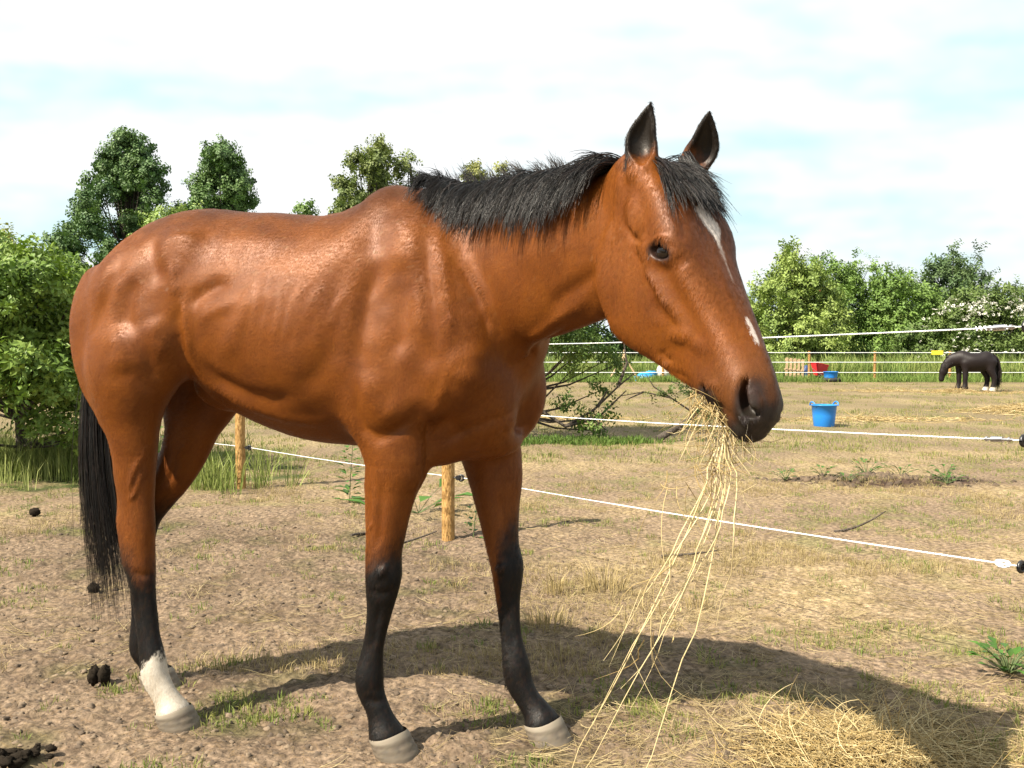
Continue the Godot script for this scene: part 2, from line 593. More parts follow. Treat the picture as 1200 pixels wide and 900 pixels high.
func make_fences() -> void:
	var rng := RandomNumberGenerator.new()
	rng.seed = 6
	var spots := [Vector3(1.83, 0, -3.40), Vector3(-.39, 0, -6.11), Vector3(-2.23, 0, -8.23), Vector3(-4.42, 0, -10.4)]
	var names := ["round wooden fence post holding the rope ends at the right edge", "round yellowish wooden fence post between the horse's forelegs", "round wooden fence post under the horse's belly, half in grass", "round wooden fence post under the apple tree, beside the horse's tail"]
	var heights := [[.445, .872, 1.255], [.382, .795, 1.185], [.345, .76, 1.15], [.34, .74, 1.13]]
	var ins := insulator_mesh()
	for i in 4:
		var p := thing("fence_post", names[i], "fence post", spots[i], "wooden posts of the rope fence")
		part(post_mesh(1.33, .039 if i else .042, rng), "post", M.wood, p)
		for h in heights[i]:
			var o := part(ins, "insulator", M.black_plastic, p)
			o.position = Vector3(.036, h, .018) if i else Vector3(-.066, h, .01)
			o.rotation.y = -.4 if i else PI + .5
	var labels := ["lowest white fence rope, slung close above the ground", "middle white fence rope passing behind the horse's chin", "top white fence rope crossing in front of the hedge"]
	for k in 3:
		var pts := PackedVector3Array()
		for i in 4:
			var q: Vector3 = spots[i]
			pts.append(q + Vector3(.085, heights[i][k], .03) if i else q + Vector3(-.115, heights[0][k], .02))
			if i < 3:
				var e: Vector3 = spots[i + 1] + Vector3(.085, heights[i + 1][k], .03)
				var b := pts[pts.size() - 1]
				for j in range(1, 6):
					var t := j / 6.0
					pts.append(b.lerp(e, t) + Vector3(0, -.012 * sin(PI * t), 0))
		var root := thing("fence_rope", labels[k], "fence rope", Vector3.ZERO, "white ropes of the electric fence")
		part(rope_mesh(pts, .0028 if k else .0031), "rope", M.rope, root)
		# buckle and knot at the end
		var st := begin()
		var d := (pts[1] - pts[0]).normalized()
		var a: Vector3 = pts[0] + d * .02
		if k == 0:
			for j in 3:
				var loop := PackedVector3Array()
				for i in 13:
					var u := TAU * i / 12
					loop.append(a + d * (.022 + .020 * cos(u) + j * .007) + Vector3(0, .011 * sin(u), .006 * cos(u + j)))
				tube(st, loop, .0036, .0036, 6, false)
			part(done(st), "knot", M.rope, root)
		else:
			var s := a + d * .005
			tube(st, PackedVector3Array([s, s + d * .10]), .0055, .0055, 8)
			tube(st, PackedVector3Array([s + d * .035, s + d * .075]), .0105, .0105, 10)
			for j in 4:
				tube(st, PackedVector3Array([s + d * (.01 + j * .026), s + d * (.016 + j * .026)]), .009, .009, 10)
			part(done(st), "buckle", M.metal, root)
			if k == 2:
				st = begin()
				for j in 2:
					var zig := PackedVector3Array()
					for i in 14:
						zig.append(s + d * (.02 + i * .009) + Vector3(0, (.007 if i % 2 == j else -.007), .004 * (1 - j * 2)))
					tube(st, zig, .0028, .0028, 5)
				part(done(st), "knot", M.rope, root)
	# far fence
	var far_names := ["thin wooden post of the far fence beside the red wheelbarrow", "thin wooden post of the far fence halfway between barrow and pony", "thin wooden post of the far fence right behind the black pony", "thin post of the far fence beside the blue tarpaulin", "thin post of the far fence hidden by the horse's neck", "thin post of the far fence beyond the right edge"]
	var xs := [9.29, 11.34, 13.69, 4.72, .9, 16.6]
	for i in 6:
		var p := thing("far_fence_post", far_names[i], "fence post", Vector3(xs[i], 0, -31.42), "posts of the far fence")
		part(post_mesh(.95, .042, rng), "post", M.wood, p)
	for k in 3:
		var st := begin()
		var pts := PackedVector3Array()
		for x in [-3.0, .9, 4.72, 9.29, 11.34, 13.69, 16.6, 22.0]:
			pts.append(Vector3(x, [.28, .60, .90][k], -31.37))
		tube(st, pts, .011, .011, 5)
		lone(done(st), "far_fence_wire", M.rope, ["lowest white wire of the far fence", "middle white wire of the far fence", "top white wire of the far fence"][k], "fence wire", "white wires of the far fence")
	var flag := begin()
	box(flag, Vector3.ZERO, Vector3(.36, .13, .02))
	var o := lone(done(flag), "warning_tag", mat(lin(.75, .60, .04), .5), "small yellow tag hanging on the far fence beside the pony", "tag")
	o.position = Vector3(13.25, .90, -31.33)

# ---------------------------------------------------------------- things in the far part of the field
func tub(called: String, label: String, at: Vector3, r0: float, r1: float, h: float, handles: bool, turn: float) -> Node3D:
	var root := thing(called, label, "bucket", at)
	root.rotation.y = turn
	var st := begin()
	st.set_smooth_group(0)
	var rows := [[r0 * .96, 0.0], [r0, .01], [lerpf(r0, r1, .5), h * .5], [r1, h - .012], [r1 + .012, h - .008], [r1 + .012, h], [r1 - .004, h], [lerpf(r0, r1, .5) - .006, h * .5], [r0 - .01, .02], [.0, .018]]
	var n := 40
	for i in rows.size() - 1:
		for j in n:
			var q := []
			for c in [[i, j], [i + 1, j], [i, j + 1], [i + 1, j + 1]]:
				var a: float = TAU * (c[1] % n) / n
				var rr: float = rows[c[0]][0] * (1.0 + .02 * cos(2 * a + .6) * rows[c[0]][1] / h)
				q.append(Vector3(cos(a) * rr, rows[c[0]][1], sin(a) * rr))
			for v in [0, 1, 2, 2, 1, 3]:
				st.add_vertex(q[v])
	part(done(st), "shell", M.blue, root)
	if handles:
		for s in [-1, 1]:
			st = begin()
			var pts := PackedVector3Array()
			for i in 11:
				var u := PI * i / 10.0
				pts.append(Vector3(s * (r1 + .006 + .012 * sin(u)), h - .012 + .055 * sin(u), cos(u) * .07))
			tube(st, pts, .010, .010, 7)
			part(done(st), "handle", M.blue, root)
	return root

func make_far_field() -> void:
	var rng := RandomNumberGenerator.new()
	rng.seed = 17
	tub("feed_tub", "bright blue two-handled rubber tub standing alone on the field", Vector3(4.51, -.005, -14.5), .145, .178, .315, true, .25)
	tub("far_bucket", "small blue bucket standing in a black tyre by the far fence", Vector3(9.83, .02, -31.0), .17, .22, .30, false, 0)
	var tyre := TorusMesh.new()
	tyre.inner_radius = .19
	tyre.outer_radius = .31
	tyre.rings = 40
	tyre.ring_segments = 14
	var t := lone(tyre, "tyre", M.rubber, "black tyre lying round the small blue bucket", "tyre")
	t.position = Vector3(9.83, .07, -31.0)
	# pallet leaning back against the far fence
	var p := thing("pallet", "pale wooden pallet leaning upright by the far fence", "pallet", Vector3(8.87, .0, -31.62))
	p.rotation = Vector3(-.22, .1, -.12)
	for i in 5:
		var st := begin()
		box(st, Vector3(-.26 + i * .13, .36, .03), Vector3(.075, .74, .022))
		part(done(st), "slat", M.pale_wood, p)
	for i in 3:
		var st := begin()
		box(st, Vector3(0, .06 + i * .30, -.012), Vector3(.62, .075, .06))
		part(done(st), "rail", M.pale_wood, p)
	# wheelbarrow tipped up on its nose
	var w := thing("wheelbarrow", "red wheelbarrow tipped up against the far fence beside the pallet", "wheelbarrow", Vector3(9.75, 0, -31.85))
	w.rotation.y = .5
	w.scale = Vector3(.66, .80, .66)
	var st := begin()
	var rim := [Vector3(-.36, .72, -.24), Vector3(.36, .62, -.24), Vector3(.36, .62, .24), Vector3(-.36, .72, .24)]
	var low := [Vector3(-.22, .22, -.16), Vector3(.20, .18, -.16), Vector3(.20, .18, .16), Vector3(-.22, .22, .16)]
	st.set_smooth_group(-1)
	for i in 4:
		var j := (i + 1) % 4
		for v in [rim[i], low[i], rim[j], rim[j], low[i], low[j]]:
			st.add_vertex(v)
	for v in [low[0], low[1], low[2], low[0], low[2], low[3]]:
		st.add_vertex(v)
	for i in 4:
		tube(st, PackedVector3Array([rim[i], rim[(i + 1) % 4]]), .014, .014, 6)
	part(done(st), "tray", M.red, w)
	var wheel := TorusMesh.new()
	wheel.inner_radius = .10
	wheel.outer_radius = .20
	var wo := part(wheel, "wheel", M.rubber, w)
	wo.position = Vector3(.50, .20, 0)
	wo.rotation.x = PI / 2
	for s in [-1, 1]:
		st = begin()
		tube(st, PackedVector3Array([Vector3(.50, .20, s * .06), Vector3(.1, .16, s * .18), Vector3(-.5, .40, s * .24), Vector3(-.72, .50, s * .25)]), .016, .016, 6)
		part(done(st), "shaft", M.metal, w)
		st = begin()
		tube(st, PackedVector3Array([Vector3(-.2, .24, s * .17), Vector3(-.24, 0, s * .2)]), .014, .014, 6)
		part(done(st), "leg", M.metal, w)
	# crumpled feed sack between pallet and barrow
	st = begin()
	var n := FastNoiseLite.new()
	n.frequency = 2.0
	blob(st, Vector3(0, .24, 0), Vector3(.11, .26, .09), n, .35, 14, 10)
	var sack := lone(done(st), "feed_sack", M.blue_dark, "crumpled dark blue sack standing between pallet and wheelbarrow", "sack")
	sack.position = Vector3(9.28, 0, -31.75)
	# three-legged stay of rough poles
	var tr := thing("pole_tripod", "three rough wooden poles tied together as a tripod at the far fence", "tripod", Vector3(3.55, 0, -31.9))
	for e in [Vector3(-.52, 0, .25), Vector3(.02, 0, -.3), Vector3(.46, 0, .25)]:
		st = begin()
		tube(st, PackedVector3Array([e, Vector3(e.x * -.08, .98 if absf(e.x) < .1 else .86, 0)]), .030, .024, 8)
		part(done(st), "leg", M.pale_wood, tr)
	st = begin()
	n.seed = 4
	blob(st, Vector3(0, .12, 0), Vector3(.40, .16, .25), n, .5, 22, 12)
	var tarp := lone(done(st), "tarpaulin", mat(lin(.02, .25, .55), .45), "crumpled bright blue tarpaulin lying at the far fence", "tarpaulin")
	tarp.position = Vector3(4.25, 0, -31.9)
	tarp.rotation.z = .35
	st = begin()
	blob(st, Vector3(0, .24, 0), Vector3(.22, .30, .2), n, .25, 18, 12)
	var bag := lone(done(st), "pale_sack", mat(lin(.55, .52, .45), .7), "pale bulging sack beside the blue tarpaulin", "sack")
	bag.position = Vector3(4.86, 0, -32.3)

func blob(st: SurfaceTool, c: Vector3, r: Vector3, n: FastNoiseLite, rough: float, around := 16, rings := 10, tint := Color.WHITE) -> void:
	var pts := []
	for i in rings + 1:
		for j in around:
			var th := PI * i / rings
			var ph := TAU * j / around
			var d := Vector3(sin(th) * cos(ph), cos(th), sin(th) * sin(ph))
			pts.append(c + d * r * (1.0 + rough * n.get_noise_3dv(d * .9 + c * 3.0)))
	st.set_color(tint)
	st.set_smooth_group(0)
	for i in rings:
		for j in around:
			var a := i * around + j
			var b := i * around + (j + 1) % around
			for v in [a, b, a + around, b, b + around, a + around]:
				st.add_vertex(pts[v])

# ---------------------------------------------------------------- nearer trees, branch, weeds
func make_near_trees() -> void:
	var rng := RandomNumberGenerator.new()
	rng.seed = 23
	var near_sprig := sprig(rng, 11, .17, .068, .034)
	# apple tree at the left
	var root := thing("apple_tree", "bright green apple tree with thin trunk at the left, partly behind the horse's rump", "tree", Vector3(-4.45, 0, -9.1))
	var clumps := []
	for i in 62:
		var a := i * 2.4 + rng.randf()
		var t := (i + rng.randf()) / 62.0
		var y := lerpf(.80, 1.95, t)
		var r := 1.12 * sqrt(maxf(1.0 - pow((t - .35) / .68, 2.0), .03))
		var k := sqrt(rng.randf()) * r
		var s := rng.randf_range(.15, .27)
		clumps.append([Vector3(cos(a) * k, y + rng.randfn() * .06, sin(a) * k), Vector3(s * 1.1, s * .85, s * 1.1)])
	for e in [Vector3(0.9500, 0.5500, 0.2000), Vector3(0.7500, 0.4200, 0.3500), Vector3(0.4500, 0.5000, 0.5000), Vector3(1.0, .75, .1), Vector3(-.5, .45, .4)]:
		clumps.append([e, Vector3(0.1800, 0.1300, 0.1800)])
	skeleton(root, clumps, 1.5, .055, rng, Vector3(.12, 0, 0))
	foliage(root, "crown", clumps, 1450, near_sprig, 1.0, Vector3(0.0850, 0.1550, 0.0260), Vector3(0.2100, 0.2900, 0.0600), rng, M.leaf)
	# apple tree behind the horse's chest: limbs reach out to the side
	root = thing("apple_tree", "apple tree behind the horse's chest with bare drooping branches showing", "tree", Vector3(.05, 0, -12.6))
	clumps = []
	for i in 58:
		var a := i * 2.4 + rng.randf()
		var t := (i + rng.randf()) / 58.0
		var y := lerpf(1.1, 2.6, t)
		var r := 1.05 * sqrt(maxf(1.0 - pow((t - .35) / .68, 2.0), .03))
		var k := sqrt(rng.randf()) * r
		var s := rng.randf_range(.14, .24)
		clumps.append([Vector3(cos(a) * k, y, sin(a) * k), Vector3(s * 1.1, s * .85, s * 1.1)])
	for e in [Vector3(0.8000, 0.2500, 0.3000), Vector3(0.9500, 0.1200, 0.2500), Vector3(1.05, .62, .2), Vector3(0.7200, 0.9000, 0.2000), Vector3(.85, 1.12, 0), Vector3(1.15, 1.0, .1), Vector3(0.6200, 0.4500, 0.3000), Vector3(1.3, .95, 0), Vector3(1.1, .30, .3)]:
		clumps.append([e, Vector3(0.1300, 0.1000, 0.1300)])
	skeleton(root, clumps, 1.7, .07, rng)
	foliage(root, "crown", clumps, 900, near_sprig, .85, Vector3(0.0600, 0.1150, 0.0220), Vector3(0.1400, 0.2000, 0.0500), rng, M.leaf)
	var st := begin()
	for b in [[Vector3(.1, .5, .1), Vector3(.6, .18, .3), Vector3(.95, .38, .3), Vector3(1.25, .66, .25), Vector3(1.46, .83, .2)], [Vector3(.6, .18, .3), Vector3(1.0, .28, .3), Vector3(1.35, .62, .3)], [Vector3(1.25, .66, .25), Vector3(1.36, .95, .25), Vector3(1.33, 1.2, .2)], [Vector3(1.0, .42, .3), Vector3(1.12, .62, .3)], [Vector3(.9, .30, .3), Vector3(1.1, .14, .35)]]:
		tube(st, PackedVector3Array(b), .024, .007, 6)
	part(done(st), "branch", M.bark, root)
	# fallen branch
	root = thing("fallen_branch", "broken grey branch with twigs lying on the ground behind the horse's mouth", "branch", Vector3(1.77, 0, -12.3))
	st = begin()
	tube(st, PackedVector3Array([Vector3(0, .03, .1), Vector3(.22, .14, 0), Vector3(.45, .27, -.1), Vector3(.62, .42, -.15), Vector3(.70, .60, -.2)]), .045, .022, 9)
	part(done(st), "stem", M.bark, root)
	for b in [[Vector3(.5, .32, -.12), Vector3(.2, .52, -.1), Vector3(-.15, .60, -.05), Vector3(-.45, .55, 0)], [Vector3(.2, .52, -.1), Vector3(-.02, .66, -.1), Vector3(-.12, .82, -.1)], [Vector3(.62, .42, -.15), Vector3(.5, .62, -.15), Vector3(.2, .72, -.1)], [Vector3(-.15, .60, -.05), Vector3(-.38, .50, .0)], [Vector3(.25, .16, 0), Vector3(.5, .12, .1), Vector3(.75, .18, .1)]]:
		st = begin()
		tube(st, PackedVector3Array(b), .013, .004, 6)
		part(done(st), "twig", M.bark, root)
	foliage(root, "leaves", [[Vector3(.35, .60, -.1), Vector3(.22, .08, .15)], [Vector3(.6, .25, .05), Vector3(.25, .12, .15)], [Vector3(.1, .58, -.1), Vector3(.2, .06, .1)]], 900, near_sprig, .6, Vector3(.05, .085, .02), Vector3(.11, .14, .04), rng, M.leaf)
	# weeds: broad leaves rising from one root
	weed("tall thin weed with small leaves growing beside the near foreleg, behind the fence rope", Vector3(-1.22, 0, -7.5), .42, 34, .10, rng, true)
	weed("dark green dock plant with one broad leaf left of the post between the forelegs", Vector3(-.66, 0, -7.05), .16, 9, .20, rng, false)
	weed("small weed at the foot of the post between the forelegs", Vector3(-.24, 0, -6.15), .20, 14, .06, rng, true)
	weed("nettle clump at the right edge of the picture, end of the horse's shadow", Vector3(1.80, 0, -3.60), .09, 40, .055, rng, false)
	weed("tall thin weed in the grass at the apple tree's foot", Vector3(-3.0, 0, -8.5), .5, 30, .09, rng, true)
	for i in 7:
		weed(["green weed at the left end of the dark soil mound", "green weed on top of the dark soil mound, second from its left end", "green weed in front of the dark soil mound", "largest green weed in the middle of the dark soil mound", "green weed at the right end of the dark soil mound", "low green weed lying in front of the mound's right end", "small weed between the mound's two tallest weeds"][i], Vector3([2.35, 2.72, 2.85, 3.15, 3.72, 3.65, 3.42][i], .02, [-8.6, -8.75, -8.5, -8.9, -8.6, -8.4, -8.8][i]), [.09, .10, .08, .14, .13, .07, .09][i], [14, 14, 12, 22, 24, 16, 12][i], .06, rng, false)

func weed(label: String, at: Vector3, tall: float, n: int, size: float, rng: RandomNumberGenerator, stalk: bool) -> void:
	var root := thing("weed", label, "weed", at, "weeds on the paddock")
	var st := begin()
	var stems := begin()
	for i in n:
		var a := i * 2.4 + rng.randf()
		var t := (i + .5) / n
		var p := Vector3(cos(a) * .03, tall * t, sin(a) * .03) if stalk else Vector3(cos(a), 0, sin(a)) * size * 1.9 * sqrt(rng.randf()) + Vector3(0, tall * rng.randf_range(.3, 1), 0)
		var g := rng.randf_range(.7, 1.25)
		leaf(st, p, Vector3(cos(a), rng.randf_range(.1, .7), sin(a)), Vector3.UP, size * rng.randf_range(.7, 1.2) * (lerpf(1.1, .5, t) if stalk else 1.0), size * .55, Color(.055 * g, .125 * g, .022 * g))
		if not stalk:
			tube(stems, PackedVector3Array([Vector3.ZERO, p * Vector3(.6, .7, .6), p]), .003, .0015, 4, false)
	if stalk:
		tube(stems, PackedVector3Array([Vector3(0, -.02, 0), Vector3(.01, tall * .5, 0), Vector3(.03, tall * 1.05, .01)]), .004, .002, 5, false)
	part(done(st), "leaves", M.leaf, root)
	part(done(stems), "stem", mat(lin(.07, .10, .03), .7), root)

# ---------------------------------------------------------------- black pony grazing far off
func make_pony() -> void:
	var s := Sculpt.new()
	var up := Vector3.UP
	var fw := Vector3.RIGHT
	s.sweep([[V(-.44, .80, 0), .10, .10, .14], [V(-.32, .80, 0), .19, .20, .24], [V(-.12, .76, 0), .23, .20, .27], [V(.10, .76, 0), .23, .20, .27], [V(.28, .80, 0), .17, .21, .22], [V(.38, .78, 0), .12, .16, .16]], up, .05)
	s.sweep([[V(.28, .82, 0), .11, .17, .17], [V(.46, .79, .0), .10, .16, .155], [V(.60, .69, .01), .085, .13, .13], [V(.69, .60, .02), .065, .09, .09]], up, .06)
	s.sweep([[V(.68, .62, .02), .06, .07, .08], [V(.715, .50, .02), .075, .085, .125], [V(.74, .40, .02), .058, .064, .085], [V(.75, .29, .02), .055, .062, .068]], fw, .04)
	for w in [1.0, -1.0]:
		s.sweep([[V(.66, .68, .02 + .05 * w), .012, .02, .02], [V(.69, .76, .02 + .06 * w), .006, .008, .008]], fw, .01)
		var o: float = .05 * w
		s.sweep([[V(.27 + o, .70, .12 * w), .08, .11, .11], [V(.27 + o, .5, .12 * w), .06, .075, .07], [V(.27 + o, .33, .12 * w), .058, .062, .062], [V(.27 + o, .2, .12 * w), .052, .058, .058], [V(.28 + o, .08, .12 * w), .07, .08, .085], [V(.29 + o, .02, .12 * w), .075, .10, .09]], fw, .05, 0, 3, .01)
		s.sweep([[V(-.30 + o, .74, .11 * w), .10, .16, .16], [V(-.30 + o, .55, .13 * w), .075, .10, .11], [V(-.38 + o, .36, .13 * w), .06, .07, .075], [V(-.38 + o, .22, .13 * w), .052, .058, .058], [V(-.36 + o, .09, .13 * w), .058, .068, .068], [V(-.345 + o, .02, .13 * w), .065, .085, .075]], fw, .05, 0, 3, .01)
	var seeds: Array = []
	for i in s.A.size():
		seeds.append([s.MID[i], s.S[i]])
	s.net(.019, [[Vector3.UP, -.5]], seeds)
	s.smooth(2, .5)
	var cols := PackedColorArray()
	for p in s.verts:
		var c := Vector3(.010, .0075, .007)
		if p.y < .14 and p.x < 0:
			c = c.lerp(Vector3(.55, .50, .43), smoothstep(.13, .10, p.y))
		cols.append(Color(c.x, c.y, c.z))
	var a := []
	a.resize(Mesh.ARRAY_MAX)
	a[Mesh.ARRAY_VERTEX] = s.verts
	a[Mesh.ARRAY_NORMAL] = s.normals()
	a[Mesh.ARRAY_COLOR] = cols
	a[Mesh.ARRAY_INDEX] = s.index
	var m := ArrayMesh.new()
	m.add_surface_from_arrays(Mesh.PRIMITIVE_TRIANGLES, a)
	var root := thing("black_pony", "small black pony with white hind feet grazing far off by the fence", "pony", Vector3(11.4, 0, -24.8))
	root.rotation.y = PI - .22
	var hide := mat(Color.WHITE, .55, true)
	hide.metallic_specular = .4
	part(m, "body", hide, root)
	var rng := RandomNumberGenerator.new()
	rng.seed = 3
	var hair := []
	for i in 150:
		var t := rng.randf()
		var p := V(.30, .995, 0).lerp(V(.68, .70, .02), t) + Vector3(0, .03 * sin(t * PI), 0)
		var w := -1.0 if rng.randf() < .5 else 1.0
		hair.append([PackedVector3Array([p, p + Vector3(.01, -.02, .07 * w), p + Vector3(.02, -.18, .11 * w)]), .006])
	for i in 30:
		var p := V(.68, .71, .02)
		hair.append([PackedVector3Array([p, p + Vector3(.07, -.06, rng.randfn() * .03), p + Vector3(.09, -.2, rng.randfn() * .03)]), .006])
	part(hair_mesh(hair, rng, Vector3(.008, .007, .007), Vector3(.03, .02, .015)), "mane", hide, root)
	hair = []
	for i in 130:
		var o := Vector3(rng.randfn() * .022, 0, rng.randfn() * .03)
		hair.append([PackedVector3Array([V(-.43, .93, 0) + o * .4, V(-.52, .80, 0) + o, V(-.55, .5, 0) + o * 1.6, V(-.53, rng.randf_range(.05, .25), 0) + o * 2.0]), .008])
	part(hair_mesh(hair, rng, Vector3(.008, .007, .007), Vector3(.03, .02, .015)), "tail", hide, root)

# ---------------------------------------------------------------- naming and building helpers
var used := {}

func numbered(called: String) -> String:
	var n: int = used.get(called, 0)
	used[called] = n + 1
	return called if n == 0 else "%s_%03d" % [called, n]

func tag(o: Node3D, label: String, category: String, group := "", kind := "") -> void:
	if label:
		o.set_meta("label", label)
	if category:
		o.set_meta("category", category)
	if group:
		o.set_meta("group", group)
	if kind:
		o.set_meta("kind", kind)

func thing(called: String, label: String, category: String, at: Vector3, group := "", kind := "") -> Node3D:
	var o := Node3D.new()
	o.name = numbered(called)
	add_child(o)
	o.position = at
	tag(o, label, category, group, kind)
	return o

func part(m: Mesh, called: String, mat: Material, parent: Node) -> MeshInstance3D:
	var o := MeshInstance3D.new()
	o.name = called
	o.mesh = m
	o.material_override = mat
	parent.add_child(o, true)
	return o

func lone(m: Mesh, called: String, mat: Material, label: String, category: String, group := "", kind := "") -> MeshInstance3D:
	var o := part(m, numbered(called), mat, self)
	tag(o, label, category, group, kind)
	return o

# seamless noise; stops: offset, colour, offset, colour ...
func noise_tex(size: int, freq: float, octaves: int, stops: Array, bump := false, strength := 4.0, seed_ := 1, kind := FastNoiseLite.TYPE_SIMPLEX_SMOOTH) -> NoiseTexture2D:
	var n := FastNoiseLite.new()
	n.noise_type = kind
	n.seed = seed_
	n.frequency = freq
	n.fractal_octaves = octaves
	var t := NoiseTexture2D.new()
	t.width = size
	t.height = size
	t.seamless = true
	t.noise = n
	if bump:
		t.as_normal_map = true
		t.bump_strength = strength
	elif stops.size():
		var g := Gradient.new()
		g.offsets = PackedFloat32Array([0.0, 1.0])
		var offs := PackedFloat32Array()
		var cols := PackedColorArray()
		for i in range(0, stops.size(), 2):
			offs.append(stops[i])
			cols.append(stops[i + 1])
		g.offsets = offs
		g.colors = cols
		t.color_ramp = g
	return t

# ---------------------------------------------------------------- sculpting: swept bones and muscles joined smoothly, meshed as surface nets
class Sculpt:
	var A := PackedVector3Array()
	var D := PackedVector3Array()
	var T := PackedVector3Array()
	var S := PackedVector3Array()
	var N := PackedVector3Array()
	var N1 := PackedVector3Array()
	var S1 := PackedVector3Array()
	var R0 := PackedVector3Array()
	var R1 := PackedVector3Array()
	var INV := PackedFloat32Array()
	var CAPA := PackedFloat32Array()
	var CAPB := PackedFloat32Array()
	var MID := PackedVector3Array()
	var REACH := PackedFloat32Array()
	var G := PackedInt32Array()
	var GK := PackedFloat32Array()
	var GOP := PackedInt32Array()
	var near := {}
	var verts := PackedVector3Array()
	var index := PackedInt32Array()

	func group(k: float, op := 0) -> int:
		GK.append(k)
		GOP.append(op)
		return GK.size() - 1

	# stations: [centre, side radius, front (up) radius, back (down) radius]
	func sweep(st: Array, up: Vector3, k: float, op := 0, sub := 4, cap := 0.0, capa := 0.0) -> void:
		var g := group(k, op)
		var n := st.size()
		var pts: Array = []
		for i in n - 1:
			var a = st[maxi(i - 1, 0)]
			var b = st[i]
			var c = st[i + 1]
			var d = st[mini(i + 2, n - 1)]
			for j in sub:
				var t := float(j) / sub
				pts.append([(b[0] as Vector3).cubic_interpolate(c[0], a[0], d[0], t), cubic_interpolate(b[1], c[1], a[1], d[1], t), cubic_interpolate(b[2], c[2], a[2], d[2], t), cubic_interpolate(b[3], c[3], a[3], d[3], t)])
		pts.append(st[n - 1])
		var m := pts.size()
		var frames: Array = []
		for i in m:
			var t := ((pts[mini(i + 1, m - 1)][0] as Vector3) - (pts[maxi(i - 1, 0)][0] as Vector3)).normalized()
			var nn := (up - t * up.dot(t)).normalized()
			frames.append([nn, nn.cross(t)])
		for i in m - 1:
			var r0 := Vector3(pts[i][1], pts[i][2], pts[i][3])
			var r1 := Vector3(pts[i + 1][1], pts[i + 1][2], pts[i + 1][3])
			var ca := minf(r0.x, minf(r0.y, r0.z)) if capa == 0.0 else capa
			var cb := minf(r1.x, minf(r1.y, r1.z)) if cap == 0.0 else cap
			seg(g, pts[i][0], pts[i + 1][0], frames[i], frames[i + 1], r0, r1, ca if i == 0 else 0.0, cb if i == m - 2 else 0.0)

	func seg(g: int, p: Vector3, q: Vector3, f0: Array, f1: Array, r0: Vector3, r1: Vector3, capa: float, capb: float) -> void:
		var d := q - p
		A.append(p)
		D.append(d)
		T.append(d.normalized())
		N.append(f0[0])
		S.append(f0[1])
		N1.append(f1[0])
		S1.append(f1[1])
		R0.append(r0)
		R1.append(r1)
		INV.append(1.0 / maxf(d.length_squared(), 1e-12))
		CAPA.append(capa)
		CAPB.append(capb)
		MID.append((p + q) * 0.5)
		var m := maxf(maxf(maxf(r0.x, r0.y), r0.z), maxf(maxf(r1.x, r1.y), r1.z))
		REACH.append(d.length() * 0.5 + maxf(m, maxf(capa, capb)))
		G.append(g)

	# an ellipsoid: axis t with radius rt, up with radius ru, side radius rs
	func ball(c: Vector3, t: Vector3, up: Vector3, rt: float, ru: float, rs: float, k: float, op := 0) -> void:
		var g := group(k, op)
		var tt := t.normalized()
		var nn := (up - tt * up.dot(tt)).normalized()
		var f := [nn, nn.cross(tt)]
		seg(g, c - tt * 0.0005, c + tt * 0.0005, f, f, Vector3(rs, ru, ru), Vector3(rs, ru, ru), rt, rt)

	func candidates(p: Vector3) -> PackedInt32Array:
		var key := int(floor(p.x * 20.0) + 100.0) + int(floor(p.y * 20.0) + 100.0) * 256 + int(floor(p.z * 20.0) + 100.0) * 65536
		if near.has(key):
			return near[key]
		var c := Vector3(floor(p.x * 20.0) + 0.5, floor(p.y * 20.0) + 0.5, floor(p.z * 20.0) + 0.5) * 0.05
		var out := PackedInt32Array()
		for i in A.size():
			if c.distance_to(MID[i]) < REACH[i] + 0.09:
				out.append(i)
		near[key] = out
		return out

	func at(p: Vector3) -> float:
		var d := 1.0
		var g := -1
		var near_d := 9.0
		var near_i := -1
		var near_t := 0.0
		for i in candidates(p):
			if G[i] != g:
				if g >= 0:
					d = combine(d, section(p, near_i, near_t), g)
				g = G[i]
				near_d = 9.0
			var rel := p - A[i]
			var t := clampf(rel.dot(D[i]) * INV[i], 0.0, 1.0)
			var q := (rel - D[i] * t).length_squared()
			if q < near_d:
				near_d = q
				near_i = i
				near_t = t
		if g >= 0:
			d = combine(d, section(p, near_i, near_t), g)
		return d

	func section(p: Vector3, i: int, t: float) -> float:
		var rel := p - A[i] - D[i] * t
		var r := R0[i].lerp(R1[i], t)
		var y := rel.dot(N[i].lerp(N1[i], t))
		var ry := r.y if y > 0.0 else r.z
		var ux := rel.dot(S[i].lerp(S1[i], t)) / r.x
		var uy := y / ry
		var uz := 0.0
		var rz := 1.0
		if t <= 0.0 and CAPA[i] > 0.0:
			rz = CAPA[i]
			uz = rel.dot(T[i]) / rz
		elif t >= 1.0 and CAPB[i] > 0.0:
			rz = CAPB[i]
			uz = rel.dot(T[i]) / rz
		var k0 := sqrt(ux * ux + uy * uy + uz * uz)
		ux /= r.x
		uy /= ry
		uz /= rz
		var k1 := sqrt(ux * ux + uy * uy + uz * uz)
		return k0 * (k0 - 1.0) / maxf(k1, 1e-5) if k0 > 0.02 else -minf(r.x, ry)

	func combine(d: float, e: float, g: int) -> float:
		var k := GK[g]
		if GOP[g] == 1:
			e = -e
			var hs := maxf(k - absf(d - e), 0.0)
			return maxf(d, e) + hs * hs / (4.0 * k)
		var h := maxf(k - absf(d - e), 0.0)
		return minf(d, e) - h * h / (4.0 * k)

	func slope(p: Vector3, e := 0.003) -> Vector3:
		return Vector3(at(p + Vector3(e, 0, 0)) - at(p - Vector3(e, 0, 0)), at(p + Vector3(0, e, 0)) - at(p - Vector3(0, e, 0)), at(p + Vector3(0, 0, e)) - at(p - Vector3(0, 0, e))) / (2.0 * e)

